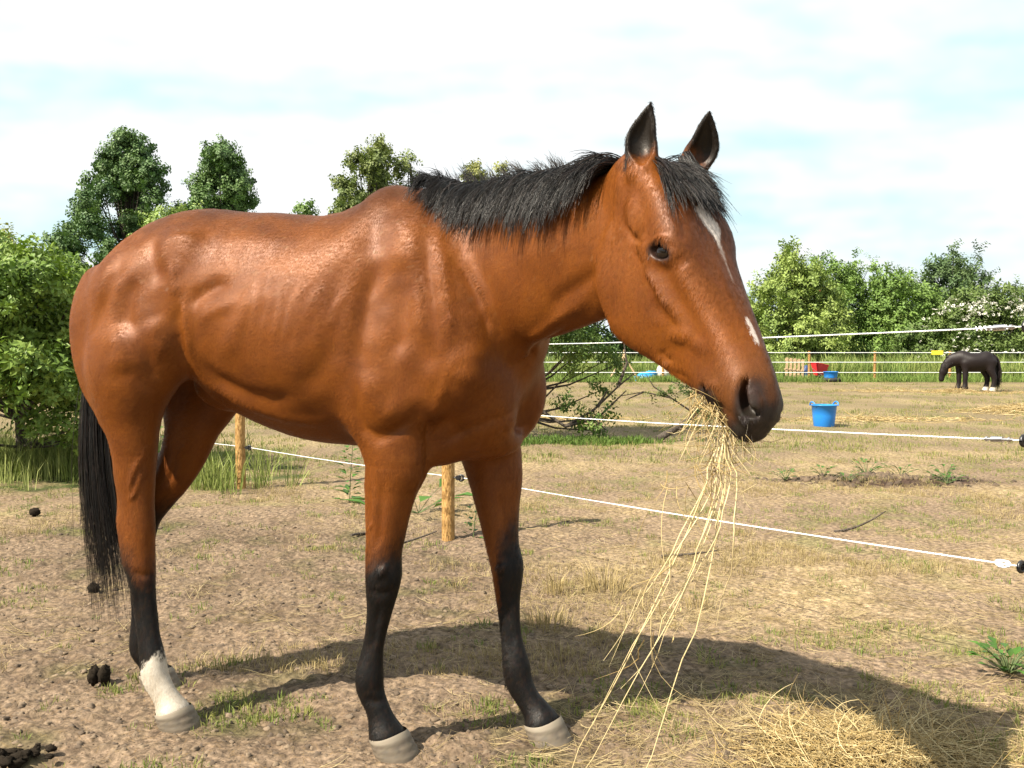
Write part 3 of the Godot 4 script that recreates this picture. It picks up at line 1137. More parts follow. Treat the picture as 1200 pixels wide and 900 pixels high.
	func snap(p: Vector3) -> Vector3:
		for i in 6:
			var s := slope(p)
			p -= s * (at(p) / maxf(s.length_squared(), 0.1))
		return p

	# surface nets over the cells that the surface crosses, found by walking from cell to cell; inside: planes (n, d) that a cell centre must lie in front of
	func net(h: float, planes: Array, seeds: Array) -> void:
		var val := {}
		var vid := {}
		var queue := PackedInt64Array()
		var W := 2048
		var o := Vector3(-3, -1, -2)
		for s in seeds:
			var p: Vector3 = s[0]
			var dir: Vector3 = s[1]
			var was := at(p)
			for i in 200:
				p += dir * h
				var v := at(p)
				if (v < 0.0) != (was < 0.0):
					var c := (p - o) / h
					for dx in [-1, 0, 1]:
						for dy in [-1, 0, 1]:
							queue.append((int(c.x) + dx) + (int(c.y) + dy) * W + int(c.z) * W * W)
					break
				was = v
		var seen := {}
		var once := PackedInt64Array()
		for q in queue:
			if not seen.has(q):
				seen[q] = true
				once.append(q)
		queue = once
		var off := [0, 1, W, W + 1, W * W, W * W + 1, W * W + W, W * W + W + 1]
		var ex := [[0, 1], [2, 3], [4, 5], [6, 7], [0, 2], [1, 3], [4, 6], [5, 7], [0, 4], [1, 5], [2, 6], [3, 7]]
		var at_ := 0
		var v8 := PackedFloat32Array()
		v8.resize(8)
		var cells := PackedInt64Array()
		while at_ < queue.size():
			var key := queue[at_]
			at_ += 1
			var ix := key % W
			var iy := (key / W) % W
			var iz := key / (W * W)
			var base := Vector3(ix, iy, iz) * h + o
			var c := base + Vector3(h, h, h) * 0.5
			var ok := true
			for pl in planes:
				if c.dot(pl[0]) < pl[1]:
					ok = false
					break
			if not ok:
				continue
			var neg := 0
			for i in 8:
				var ck: int = key + off[i]
				var f: float
				if val.has(ck):
					f = val[ck]
				else:
					f = at(base + Vector3(i & 1, (i >> 1) & 1, i >> 2) * h)
					val[ck] = f
				v8[i] = f
				if f < 0.0:
					neg += 1
			if neg == 0 or neg == 8:
				continue
			var sum := Vector3.ZERO
			var n := 0
			for e in ex:
				var fa := v8[e[0]]
				var fb := v8[e[1]]
				if (fa < 0.0) != (fb < 0.0):
					var t := fa / (fa - fb)
					var pa := Vector3(e[0] & 1, (e[0] >> 1) & 1, e[0] >> 2)
					var pb := Vector3(e[1] & 1, (e[1] >> 1) & 1, e[1] >> 2)
					sum += pa.lerp(pb, t)
					n += 1
			vid[key] = verts.size()
			verts.append(base + sum * (h / n))
			cells.append(key)
			for st in [1, -1, W, -W, W * W, -W * W]:
				var nk: int = key + st
				if not seen.has(nk):
					seen[nk] = true
					queue.append(nk)
		for key in cells:
			for ax in 3:
				var step: int = [1, W, W * W][ax]
				var u: int = [W, W * W, 1][ax]
				var w: int = [W * W, 1, W][ax]
				var f0: float = val[key]
				var f1: float = val[key + step]
				if (f0 < 0.0) == (f1 < 0.0):
					continue
				if not (vid.has(key - u) and vid.has(key - w) and vid.has(key - u - w)):
					continue
				var a: int = vid[key]
				var b: int = vid[key - u]
				var c2: int = vid[key - u - w]
				var d: int = vid[key - w]
				if f0 < 0.0:
					index.append_array(PackedInt32Array([a, c2, b, a, d, c2]))
				else:
					index.append_array(PackedInt32Array([a, b, c2, a, c2, d]))

	func smooth(times: int, amount: float) -> void:
		for i in times:
			var sum := PackedVector3Array()
			sum.resize(verts.size())
			var cnt := PackedFloat32Array()
			cnt.resize(verts.size())
			for t in range(0, index.size(), 3):
				var a := index[t]
				var b := index[t + 1]
				var c := index[t + 2]
				var m := verts[a] + verts[b] + verts[c]
				sum[a] += m
				sum[b] += m
				sum[c] += m
				cnt[a] += 3.0
				cnt[b] += 3.0
				cnt[c] += 3.0
			for v in verts.size():
				if cnt[v] > 0.0:
					verts[v] = verts[v].lerp(sum[v] / cnt[v], amount)

	func normals() -> PackedVector3Array:
		var nn := PackedVector3Array()
		nn.resize(verts.size())
		for t in range(0, index.size(), 3):
			var a := index[t]
			var b := index[t + 1]
			var c := index[t + 2]
			var f := (verts[c] - verts[a]).cross(verts[b] - verts[a])
			nn[a] += f
			nn[b] += f
			nn[c] += f
		for v in nn.size():
			nn[v] = nn[v].normalized()
		return nn

	# raised or sunken lines on the skin: [points, width, height]
	func press(strokes: Array, uneven := .0024) -> void:
		var wide := FastNoiseLite.new()
		wide.seed = 19
		wide.frequency = .085
		wide.fractal_octaves = 3
		var nn := normals()
		var boxes: Array = []
		for s in strokes:
			var b := AABB(s[0][0], Vector3.ZERO)
			for p in s[0]:
				b = b.expand(p)
			boxes.append(b.grow(s[1] * 2.2))
		var whole := {}
		for v in verts.size():
			var p := verts[v]
			var move := wide.get_noise_3d(p.x * 75, p.y * 75, p.z * 75) * uneven * smoothstep(.3, .9, p.y) + wide.get_noise_3d(p.x * 300, p.y * 190, p.z * 300) * uneven * .10
			if p.x > .72:
				move *= .6
			for k in strokes.size():
				if not (boxes[k] as AABB).has_point(p):
					continue
				var s: Array = strokes[k]
				var pts := PackedVector3Array(s[0])
				var best := 9.0
				var along := 0.0
				for i in pts.size() - 1:
					var d := pts[i + 1] - pts[i]
					var t := clampf((p - pts[i]).dot(d) / maxf(d.length_squared(), 1e-9), 0.0, 1.0)
					var q := p.distance_squared_to(pts[i] + d * t)
					if q < best:
						best = q
						along = (i + t) / (pts.size() - 1.0)
				var w: float = s[1]
				if best < w * w * 5.0:
					move += (.95 if p.x < .66 else .85) * s[2] * exp(-best / (w * w)) * smoothstep(-.04, .32, minf(along, 1.0 - along))
			verts[v] = p + nn[v] * move

# ---------------------------------------------------------------- the bay horse: x forward, y up, z to the side it shows
const HEAD_P := Vector3(0.813, 1.625, 0.437)
const HEAD_A := Vector3(0.468, -0.836, 0.287)
const HEAD_N := Vector3(0.742, 0.547, 0.386)
const HEAD_L := Vector3(-0.480, 0.032, 0.877)

func hd(a: float, n: float, l: float) -> Vector3:
	return HEAD_P + (HEAD_A * a + HEAD_N * n + HEAD_L * l) * 1.03

func V(x: float, y: float, z: float) -> Vector3:
	return Vector3(x, y, z)

func horse_shape() -> Sculpt:
	var s := Sculpt.new()
	var up := Vector3.UP
	var fw := Vector3.RIGHT
	# trunk
	s.sweep([[V(-1.06, 1.34, 0), .15, .13, .17], [V(-0.95, 1.345, 0), .225, .225, .27], [V(-0.85, 1.345, 0), .25, .272, .26], [V(-0.75, 1.335, 0), .26, .302, .238], [V(-0.65, 1.305, 0), .264, .323, .25], [V(-0.55, 1.275, 0), .270, .346, .298],
		[V(-0.35, 1.225, 0), .288, .374, .325], [V(-0.22, 1.218, 0), .285, .386, .333], [V(-0.10, 1.225, 0), .265, .416, .34], [V(0.0, 1.24, 0), .232, .442, .355], [V(0.10, 1.25, 0), .20, .39, .36],
		[V(0.20, 1.22, 0), .155, .30, .31], [V(0.28, 1.19, 0), .12, .20, .23]], up, .02, 0, 4)
	# neck
	s.sweep([[V(0.06, 1.33, 0), .17, .29, .30], [V(0.20, 1.37, .03), .135, .255, .26], [V(0.34, 1.40, .10), .112, .225, .22], [V(0.46, 1.425, .18), .097, .207, .212],
		[V(0.575, 1.445, .265), .083, .182, .20], [V(0.68, 1.465, .345), .078, .165, .185], [V(0.76, 1.495, .40), .07, .14, .14]], up, .08, 0, 4)
	# shoulder, upper arm and breast of the side it shows
	s.sweep([[V(0.03, 1.51, .11), .05, .07, .07], [V(0.08, 1.42, .145), .07, .10, .10], [V(0.17, 1.24, .17), .08, .11, .11], [V(0.22, 1.11, .155), .07, .09, .09]], fw, .06)
	s.sweep([[V(0.19, 1.11, .16), .065, .08, .09], [V(0.06, 1.05, .172), .072, .10, .11], [V(-0.04, 1.01, .165), .072, .09, .10]], fw, .05)
	s.ball(V(-0.01, 1.12, .172), V(.5, 1, 0), fw, .20, .125, .082, .05)
	s.ball(V(0.24, 1.04, .08), up, fw, .14, .10, .095, .05)
	# far shoulder, carried forward with the stepping leg
	s.sweep([[V(0.03, 1.50, -.10), .05, .07, .07], [V(0.12, 1.30, -.14), .065, .10, .11], [V(0.19, 1.12, -.145), .08, .09, .10]], fw, .06)
	s.sweep([[V(0.19, 1.08, -.13), .07, .09, .10], [V(0.17, 1.0, -.14), .075, .10, .11], [V(0.15, .94, -.14), .07, .09, .10]], fw, .05)
	s.ball(V(0.275, 1.06, -.095), up, fw, .15, .10, .08, .05)
	s.ball(V(0.19, .905, 0), fw, up, .13, .05, .09, .08)
	s.ball(V(.09, .93, .085), up, fw, .09, .09, .07, .06)
	# fore legs
	s.sweep([[V(-.03, 1.00, .15), .085, .12, .12], [V(-.0, .87, .155), .08, .10, .10], [V(-.015, .79, .158), .068, .082, .085], [V(-.024, .73, .16), .06, .07, .072],
		[V(-.033, .65, .162), .05, .06, .06], [V(-.040, .59, .163), .046, .054, .055], [V(-.044, .53, .164), .050, .059, .050], [V(-.046, .48, .165), .044, .050, .048],
		[V(-.052, .42, .165), .031, .038, .041], [V(-.062, .36, .166), .025, .031, .036], [V(-.073, .30, .167), .025, .030, .036], [V(-.083, .225, .168), .037, .040, .046],
		[V(-.079, .18, .168), .035, .037, .045], [V(-.060, .13, .168), .031, .036, .037], [V(-.047, .095, .168), .036, .041, .042], [V(-.036, .060, .168), .050, .055, .05], [V(-.030, .040, .168), .050, .055, .05]], fw, .04, 0, 3, .01)
	s.sweep([[V(.15, .98, -.14), .08, .11, .11], [V(.188, .85, -.142), .075, .095, .10], [V(.204, .767, -.135), .066, .083, .085], [V(.211, .70, -.13), .057, .07, .072],
		[V(.220, .636, -.124), .048, .06, .06], [V(.231, .571, -.119), .044, .052, .053], [V(.243, .515, -.114), .049, .055, .047], [V(.250, .468, -.11), .043, .047, .046],
		[V(.254, .416, -.105), .031, .038, .041], [V(.262, .352, -.099), .025, .032, .037], [V(.272, .288, -.094), .025, .031, .038], [V(.288, .215, -.087), .036, .040, .047],
		[V(.300, .165, -.082), .034, .038, .047], [V(.328, .115, -.078), .031, .037, .040], [V(.352, .085, -.075), .036, .043, .042], [V(.367, .058, -.072), .050, .055, .05], [V(.374, .040, -.071), .050, .055, .05]], fw, .035, 0, 3, .01)
	# hind legs
	s.sweep([[V(-.83, 1.36, .11), .10, .17, .17], [V(-.855, 1.22, .155), .115, .19, .19], [V(-.88, 1.10, .18), .098, .15, .15], [V(-.892, 1.02, .185), .083, .115, .115],
		[V(-.893, .937, .184), .067, .09, .088], [V(-.891, .856, .181), .056, .077, .076], [V(-.889, .775, .178), .048, .065, .067], [V(-.886, .694, .175), .042, .055, .058],
		[V(-.882, .626, .172), .041, .050, .055], [V(-.884, .55, .170), .042, .049, .056], [V(-.879, .49, .172), .041, .046, .052], [V(-.873, .44, .174), .035, .042, .044],
		[V(-.866, .39, .175), .030, .039, .042], [V(-.856, .33, .177), .028, .037, .042], [V(-.845, .27, .180), .028, .036, .041], [V(-.830, .20, .182), .035, .041, .046],
		[V(-.820, .15, .184), .036, .041, .048], [V(-.794, .10, .183), .033, .041, .040], [V(-.777, .07, .180), .039, .046, .046], [V(-.768, .048, .178), .050, .056, .05], [V(-.763, .030, .177), .050, .055, .05]], fw, .05, 0, 3, .01, .17)
	s.sweep([[V(-.94, .80, .176), .014, .018, .018], [V(-.945, .70, .172), .012, .014, .014], [V(-.943, .635, .170), .022, .022, .022], [V(-.93, .57, .170), .020, .024, .02], [V(-.912, .50, .171), .018, .02, .018]], fw, .035)
	s.sweep([[V(-.82, 1.36, -.11), .10, .17, .17], [V(-.84, 1.20, -.15), .115, .18, .18], [V(-.845, 1.08, -.16), .098, .15, .15], [V(-.87, 1.0, -.15), .082, .13, .13],
		[V(-.90, .92, -.135), .068, .105, .10], [V(-.93, .84, -.13), .057, .092, .085], [V(-.975, .75, -.127), .048, .077, .072], [V(-1.035, .67, -.125), .043, .063, .06],
		[V(-1.085, .60, -.123), .042, .055, .055], [V(-1.105, .53, -.121), .042, .049, .055], [V(-1.112, .47, -.12), .039, .045, .050], [V(-1.112, .41, -.119), .033, .040, .042],
		[V(-1.11, .33, -.117), .029, .038, .040], [V(-1.105, .25, -.115), .028, .037, .040], [V(-1.105, .17, -.113), .035, .042, .046], [V(-1.103, .12, -.112), .035, .040, .048],
		[V(-1.075, .08, -.112), .033, .041, .040], [V(-1.058, .05, -.112), .05, .055, .05], [V(-1.050, .03, -.112), .05, .055, .05]], fw, .05, 0, 3, .01, .17)
	s.sweep([[V(-1.04, .80, -.127), .014, .018, .018], [V(-1.10, .71, -.125), .012, .014, .014], [V(-1.152, .635, -.123), .022, .022, .022], [V(-1.152, .57, -.121), .020, .024, .02], [V(-1.145, .50, -.12), .018, .02, .018]], fw, .035)
	# buttocks, thigh, stifle, hip bone
	for w in [1.0, -1.0]:
		s.sweep([[V(-1.06, 1.38, .09 * w), .065, .08, .08], [V(-1.065, 1.26, .12 * w), .07, .105, .105], [V(-1.02, 1.10, .14 * w), .07, .10, .10], [V(-.96, .98, .16 * w), .05, .07, .07]], fw, .06)
		s.ball(V(-.80, 1.22, .19 * w), V(.2, -1, 0), fw, .15, .115, .08, .04)
		s.ball(V(-.90, 1.13, .195 * w), V(.08, -1, 0), fw, .17, .125, .085, .05)
		s.ball(V(-.70, 1.47, .185 * w), V(1, -.2, 0), up, .07, .05, .045, .07)
		s.ball(V(-.90, 1.36, .13 * w), V(1, .5, 0), up, .18, .14, .115, .06)
	s.ball(V(-.69, 1.045, 0), V(1, -.35, 0), up, .105, .06, .055, .03)
	# head: skull and nose, jaws, cheeks, lips
	s.sweep([[hd(-.03, -.065, 0), .05, .06, .07], [hd(.06, -.06, 0), .075, .080, .09], [hd(.14, -.06, 0), .086, .088, .10], [hd(.22, -.06, 0), .086, .084, .10], [hd(.30, -.06, 0), .074, .076, .09],
		[hd(.38, -.06, 0), .06, .070, .08], [hd(.46, -.058, 0), .052, .062, .07], [hd(.54, -.062, 0), .050, .059, .06], [hd(.585, -.07, 0), .050, .055, .055], [hd(.615, -.085, 0), .047, .046, .048], [hd(.634, -.108, 0), .040, .032, .036]], HEAD_N, .05, 0, 4, .022)
	s.sweep([[hd(.10, -.15, 0), .045, .06, .06], [hd(.22, -.16, 0), .05, .07, .08], [hd(.40, -.125, 0), .045, .05, .05], [hd(.54, -.11, 0), .04, .04, .03]], HEAD_N, .04)
	for w in [1.0, -1.0]:
		s.ball(hd(.235, -.178, .047 * w), HEAD_A, HEAD_N, .143, .112, .045, .05)
		s.sweep([[hd(.28, -.245, .04 * w), .025, .04, .035], [hd(.385, -.205, .033 * w), .022, .035, .03], [hd(.53, -.135, .025 * w), .022, .03, .022]], HEAD_N, .04)
		s.sweep([[hd(.03, -.03, .042 * w), .035, .035, .035], [hd(.14, -.022 if w > 0 else -.008, .055 * w), .042, .042, .042], [hd(.22, -.028 if w > 0 else -.014, .056 * w), .042, .042, .042], [hd(.30, -.04 if w > 0 else -.026, .048 * w), .036, .036, .036], [hd(.42, -.05 if w > 0 else -.038, .036 * w), .03, .034, .03], [hd(.54, -.058, .034 * w), .025, .03, .025]], HEAD_N, .03)
		s.ball(hd(.205, -.03 if w > 0 else -.016, .078 * w), HEAD_A, HEAD_N, .05, .032, .024, .03)
		s.sweep([[hd(.19, -.085, .088 * w), .010, .014, .014], [hd(.27, -.10, .080 * w), .010, .014, .014], [hd(.39, -.108, .058 * w), .008, .012, .012]], HEAD_N, .03)
		s.ball(hd(.11, -.075, .078 * w), HEAD_A, HEAD_N, .04, .018, .014, .03)
		s.ball(hd(.585, -.070, .043 * w), HEAD_A, HEAD_N, .055, .030, .020, .03)
		s.ball(hd(.45, -.105, .042 * w), HEAD_A, HEAD_N, .09, .04, .015, .04)
	s.sweep([[hd(.51, -.135, 0), .032, .03, .03], [hd(.555, -.148, 0), .032, .026, .024], [hd(.58, -.15, 0), .028, .02, .02]], HEAD_N, .012)
	s.ball(hd(.612, -.116, 0), HEAD_A, HEAD_N, .048, .034, .044, .03)
	# lids, the opening for the eye, nostrils, mouth
	var eye_t := (HEAD_A * .8 + HEAD_N * .6).normalized()
	var eye_u := (HEAD_N * .8 - HEAD_A * .6).normalized()
	for w in [1.0, -1.0]:
		s.ball(hd(.226, -.052, .082 * w), eye_t, eye_u, .036, .028, .020, .018)
		s.ball(hd(.226, -.054, .104 * w), eye_t, eye_u, .0275, .0165, .026, .005, 1)
		s.sweep([[hd(.562, -.040, .070 * w), .035, .005, .005], [hd(.586, -.060, .066 * w), .038, .009, .009], [hd(.615, -.070, .060 * w), .034, .011, .011], [hd(.632, -.060, .058 * w), .028, .008, .008]], HEAD_N, .008, 1)
		s.sweep([[hd(.515, -.134, .06 * w), .03, .003, .003], [hd(.56, -.142, .05 * w), .03, .005, .005], [hd(.62, -.150, .02 * w), .03, .006, .006]], HEAD_N, .008, 1)
	# ears: a shell each, hollowed from the front
	ear(s, hd(.02, -.025, .058), hd(-.048, .010, .054), hd(-.103, .072, .050), (HEAD_N * .55 + HEAD_L * .75 + HEAD_A * .25).normalized())
	ear(s, hd(.035, .010, -.062), hd(.005, .078, -.066), hd(-.044, .136, -.052), (HEAD_N * .45 + HEAD_L * .55 + HEAD_A * .5).normalized())
	return s

func ear(s: Sculpt, root: Vector3, mid: Vector3, tip: Vector3, open: Vector3) -> void:
	s.sweep([[root, .032, .024, .026], [root.lerp(mid, .5), .038, .022, .030], [mid, .037, .018, .028], [mid.lerp(tip, .55), .022, .010, .018], [tip, .004, .004, .004]], open, .02, 0, 4)
	s.sweep([[root.lerp(mid, .25) + open * .022, .010, .012, .008], [root.lerp(mid, .6) + open * .018, .028, .03, .022], [mid + open * .016, .029, .03, .024], [mid.lerp(tip, .55) + open * .012, .016, .03, .016], [mid.lerp(tip, .9) + open * .01, .005, .02, .007]], open, .006, 1, 4)

# what the coat is at a point: bay, black points, one white sock, dark muzzle and ears, star and stripe (linear colours)
func coat(p: Vector3, n: Vector3, patch: FastNoiseLite, fine: FastNoiseLite) -> Color:
	var wob := patch.get_noise_3dv(p * 100.0)
	var grit := fine.get_noise_3dv(p * 100.0) * .5 + fine.get_noise_3d(p.x * 260, p.y * 45, p.z * 260) * .9
	var bay := Vector3(0.1874, 0.0551, 0.0066)
	bay = bay.lerp(Vector3(0.1278, 0.0358, 0.0052), clampf(.35 + wob * .8, 0, 1))
	bay = bay.lerp(Vector3(0.2258, 0.0776, 0.0118), clampf(grit * .8 - .15, 0, 1))
	bay = bay.lerp(Vector3(0.2810, 0.1724, 0.0861), smoothstep(.42, .62, fine.get_noise_3d(p.x * 310, p.y * 310, p.z * 310)) * .4 * smoothstep(1.2, 1.45, p.y))  # dust in the coat
	if p.x < .5:  # sooty hairs along the back
		bay = bay.lerp(Vector3(0.0341, 0.0124, 0.0062), smoothstep(1.50, 1.66, p.y + wob * .04) * .55)
	var black := Vector3(0.0065, 0.0053, 0.0048)
	var q := p - HEAD_P
	var a := q.dot(HEAD_A) / 1.03
	var b := q.dot(HEAD_N) / 1.03
	var l := q.dot(HEAD_L) / 1.03
	var c := bay
	if p.y < .95:
		var line := .0
		var soft := .15
		if p.x > .1:
			line = .56 + .09 * clampf((p.x - .235) / .04, -1, 1) + (.0 if p.z > -.13 else .05)
			line -= .22 * smoothstep(.005, .03, p.z - lerpf(-.115, -.085, clampf((.5 - p.y) / .3, 0, 1))) * smoothstep(-.01, -.03, p.x - lerpf(.245, .29, clampf((.5 - p.y) / .3, 0, 1)))
		elif p.x > -.4:
			line = .60 + .03 * clampf((p.x + .045) / .05, -1, 1)
		elif p.z > 0.0:
			line = .54 + .05 * clampf((p.x + .90) / -.05, -1, 1)
		else:
			line = .64
		var k := smoothstep(line + soft * .5, line - soft * .5, p.y + wob * .06 + grit * .05)
		c = c.lerp(black, k)
		c = c.lerp(Vector3(.04, .022, .014), k * clampf(grit * .7, 0, .4))
		if p.x < -.5 and p.z > 0.0:
			var sock := smoothstep(.205, .185, p.y + grit * .05 + wob * .035 - .03 * clampf((p.x + .84) / .04, -1, 1))
			c = c.lerp(Vector3(.60, .55, .47).lerp(Vector3(.42, .35, .26), clampf(.1 + wob + grit * .5, 0, .7)), sock)
	if p.x > .62 and p.y > .95 and a > -.2:
		# muzzle
		var m := smoothstep(.565, .635, a - maxf(b + .05, 0.0) * .9 + wob * .02 + maxf(-.10 - b, 0) * .25)
		c = c.lerp(Vector3(0.1152, 0.0540, 0.0252), smoothstep(.45, .57, a) * .45)
		c = c.lerp(Vector3(0.0158, 0.0130, 0.0119).lerp(Vector3(0.0396, 0.0302, 0.0259), clampf(.3 + wob, 0, 1)), m)
		var lip := Vector2((a - .545) * .8, b + .142).length()
		c = c.lerp(Vector3(0.0360, 0.0245, 0.0202), smoothstep(.035, .018, lip) * (1.0 if absf(l) > .02 else .0))
		var slit := Vector2(a - .600 - (b + .055) * -.6, (b + .058) * .8).length()
		c = c.lerp(Vector3(0.0202, 0.0151, 0.0137), smoothstep(.045, .022, slit) * .9)
		# skin round the eye
		var e := Vector2((a - .226) * .8 + (b + .052) * .6, (b + .052) * .8 - (a - .226) * .6)
		var er := Vector2(e.x / .038, e.y / .025).length()
		if absf(l) > .05:
			c = c.lerp(Vector3(.0150, .0110, .0095), smoothstep(1.1, .7, er + grit * .1) * .9)
		# face: a shade darker down the front
		c = c.lerp(Vector3(0.0756, 0.0259, 0.0101), smoothstep(-.03, .01, b) * smoothstep(.06, .14, a) * smoothstep(.5, .3, a) * .6)
		# star, stripe and snip
		var mid := -.006 - .010 * smoothstep(.16, .22, a) + .020 * smoothstep(.22, .45, a)
		var wide := .0205 * smoothstep(.135, .165, a) * smoothstep(.245, .195, a) + .0050 * smoothstep(.19, .22, a) * smoothstep(.30, .26, a) + .0020 * smoothstep(.26, .28, a) * smoothstep(.36, .33, a) + .0062 * smoothstep(.425, .44, a) * smoothstep(.50, .485, a)
		if b > -.03 and wide > .0008:
			var k := smoothstep(wide + .0035, wide - .0035, absf(l - mid) + grit * .006)
			c = c.lerp(Vector3(.66, .60, .55), k * (1.0 if a > .42 else lerpf(1.0, .35, smoothstep(.235, .27, a))))
		# ears
		var near_ear := Geometry3D.get_closest_point_to_segment(p, hd(-.01, -.01, .056), hd(-.11, .08, .05)).distance_to(p) < .058 and l > .012
		var far_ear := Geometry3D.get_closest_point_to_segment(p, hd(.018, .055, -.064), hd(-.045, .137, -.052)).distance_to(p) < .058 and l < -.010
		if near_ear or far_ear:
			var up := clampf(((.015 - a) / .11) if near_ear else ((b - .03) / .10), 0, 1)
			var tone := smoothstep(.0, .45, up + grit * .15 + wob * .1)
			c = c.lerp(Vector3(.0125, .0085, .0065), tone)
	# a few rubbed spots on the hip
	for spot in [Vector3(-.71, 1.455, .235), Vector3(-.70, 1.36, .25), Vector3(-.665, 1.355, .255)]:
		c = c.lerp(Vector3(.45, .36, .27), smoothstep(.012, .006, p.distance_to(spot) + grit * .006) * .8)
	return Color(c.x, c.y, c.z)

func horse_material() -> StandardMaterial3D:
	var m := StandardMaterial3D.new()
	m.vertex_color_use_as_albedo = true
	m.albedo_texture = noise_tex(512, .05, 3, [0.0, Color(.84, .82, .80), 1.0, Color(1, 1, 1)])
	m.roughness = 1.0
	m.roughness_texture = noise_tex(512, .06, 3, [0.0, Color(.36, .36, .36), 1.0, Color(.60, .60, .60)])
	m.metallic_specular = .36
	m.metallic = .12
	m.normal_enabled = true
	m.normal_texture = noise_tex(512, .14, 3, [], true, 6.0)
	m.normal_scale = .09
	m.uv1_triplanar = true
	m.uv1_scale = Vector3(5, 3.2, 5)
	return m

func make_hoof(root: Node3D, base: Vector3, top: Vector3, turn: float, mat: Material) -> void:
	var st := SurfaceTool.new()
	st.begin(Mesh.PRIMITIVE_TRIANGLES)
	var fine := FastNoiseLite.new()
	fine.seed = 5
	fine.frequency = .9
	var f := Vector3(cos(turn), 0, -sin(turn))
	var s := Vector3(-f.z, 0, f.x)
	var rings := 14
	var around := 36
	for i in rings + 1:
		var t := float(i) / rings
		for j in around + 1:
			var ph := TAU * (j % around) / around
			var c := cos(ph)
			var lo := Vector3.ZERO
			var rf := lerpf(.074, .0605, t) if c > 0 else lerpf(.060, .055, t)
			var rs := lerpf(.068, .056, t)
			var ripple := .0011 * sin(t * 26.0 + sin(ph * 2.0)) * (1.0 - t * .5) + .0012 * fine.get_noise_3d(c * 20, t * 22, sin(ph) * 20)
			var worn := .004 * smoothstep(.12, 0.0, t)
			rf += ripple - worn
			rs += ripple - worn
			var mid := base.lerp(top, t)
			var y := lerpf(base.y, top.y + .016 * c + .002 * sin(ph * 3.0), t)
			var p := Vector3(mid.x, y, mid.z) + f * (c * rf) + s * (sin(ph) * rs * (1.0 + .05 * c))
			if i == rings:
				p = p.lerp(Vector3(mid.x, y, mid.z), .05)
			var band := fine.get_noise_3d(t * 46.0, c * 3, sin(ph) * 3)
			var col := Vector3(0.0972, 0.0778, 0.0562).lerp(Vector3(0.1512, 0.1210, 0.0864), clampf(.5 + band, 0, 1))
			col = col.lerp(Vector3(0.0612, 0.0540, 0.0490), clampf(fine.get_noise_3d(c * 14 + 7, t * 5, sin(ph) * 14) * 1.3 - .2, 0, .7))
			if t > .84:
				col = col.lerp(Vector3(0.2376, 0.2016, 0.1512), .7)
			st.set_color(Color(col.x, col.y, col.z))
			st.set_smooth_group(0)
			st.add_vertex(p)
	for i in rings:
		for j in around:
			var k := i * (around + 1) + j
			for v in [k, k + around + 1, k + 1, k + 1, k + around + 1, k + around + 2]:
				st.add_index(v)
	st.generate_normals()
	part(st.commit(), "hoof", mat, root)

# hair: guide strands fall and slide over the body, each carries a lock of finer ones
func grow(s: Sculpt, root: Vector3, dir: Vector3, length: float, steps: int, fall: float, rest: float) -> PackedVector3Array:
	var out := PackedVector3Array([root])
	var p := root
	var d := dir.normalized()
	var h := length / steps
	for i in steps:
		d = (d + Vector3.DOWN * fall * h * 10.0).normalized()
		p += d * h
		var v := s.at(p)
		if v < rest:
			var g := s.slope(p)
			p += g.normalized() * minf(rest - v, .03)
			d = (p - out[out.size() - 1]).normalized()
		out.append(p)
	return out

func lock(hair: Array, guide: PackedVector3Array, count: int, root_spread: float, tip_spread: float, thick: float, rng: RandomNumberGenerator) -> void:
	for k in count:
		var a := Vector3(rng.randfn(), rng.randfn() * .4, rng.randfn()) * root_spread
		var b := Vector3(rng.randfn(), rng.randfn(), rng.randfn()) * tip_spread
		var cut := rng.randf_range(.70, 1.0)
		var wave := Vector3(rng.randfn(), rng.randfn(), rng.randfn()) * tip_spread * .35
		var n := guide.size()
		var pts := PackedVector3Array()
		for i in n:
			var t := float(i) / (n - 1) * cut * (n - 1)
			var i0 := mini(int(t), n - 2)
			var u := float(i) / (n - 1)
			pts.append(guide[i0].lerp(guide[i0 + 1], t - i0) + a * (1.0 - u) + b * u * u + wave * sin(u * PI))
		hair.append([pts, thick * rng.randf_range(.7, 1.3)])

func hair_mesh(hair: Array, rng: RandomNumberGenerator, c0: Vector3, c1: Vector3) -> ArrayMesh:
	var vs := PackedVector3Array()
	var ns := PackedVector3Array()
	var cs := PackedColorArray()
	var ix := PackedInt32Array()
	for h in hair:
		var pts: PackedVector3Array = h[0]
		var n := pts.size()
		var c := c0.lerp(c1, pow(rng.randf(), 3.0))
		var spin := rng.randf() * TAU
		for i in n:
			var t := (pts[mini(i + 1, n - 1)] - pts[maxi(i - 1, 0)]).normalized()
			var a := t.cross(Vector3(.3, .1, 1)).normalized()
			var b := t.cross(a)
			var u := float(i) / (n - 1)
			var r: float = h[1] * (1.0 - .75 * u * u)
			for k in 3:
				var d := a * cos(spin + k * TAU / 3) + b * sin(spin + k * TAU / 3)
				vs.append(pts[i] + d * r)
				ns.append(d)
				cs.append(Color(c.x, c.y, c.z))
		var o := vs.size() - n * 3
		for i in n - 1:
			for k in 3:
				var p := o + i * 3 + k
				var q := o + i * 3 + (k + 1) % 3
				ix.append_array(PackedInt32Array([p, p + 3, q, q, p + 3, q + 3]))
	var arr := []
	arr.resize(Mesh.ARRAY_MAX)
	arr[Mesh.ARRAY_VERTEX] = vs
	arr[Mesh.ARRAY_NORMAL] = ns
	arr[Mesh.ARRAY_COLOR] = cs
	arr[Mesh.ARRAY_INDEX] = ix
	var m := ArrayMesh.new()
	m.add_surface_from_arrays(Mesh.PRIMITIVE_TRIANGLES, arr)
	return m

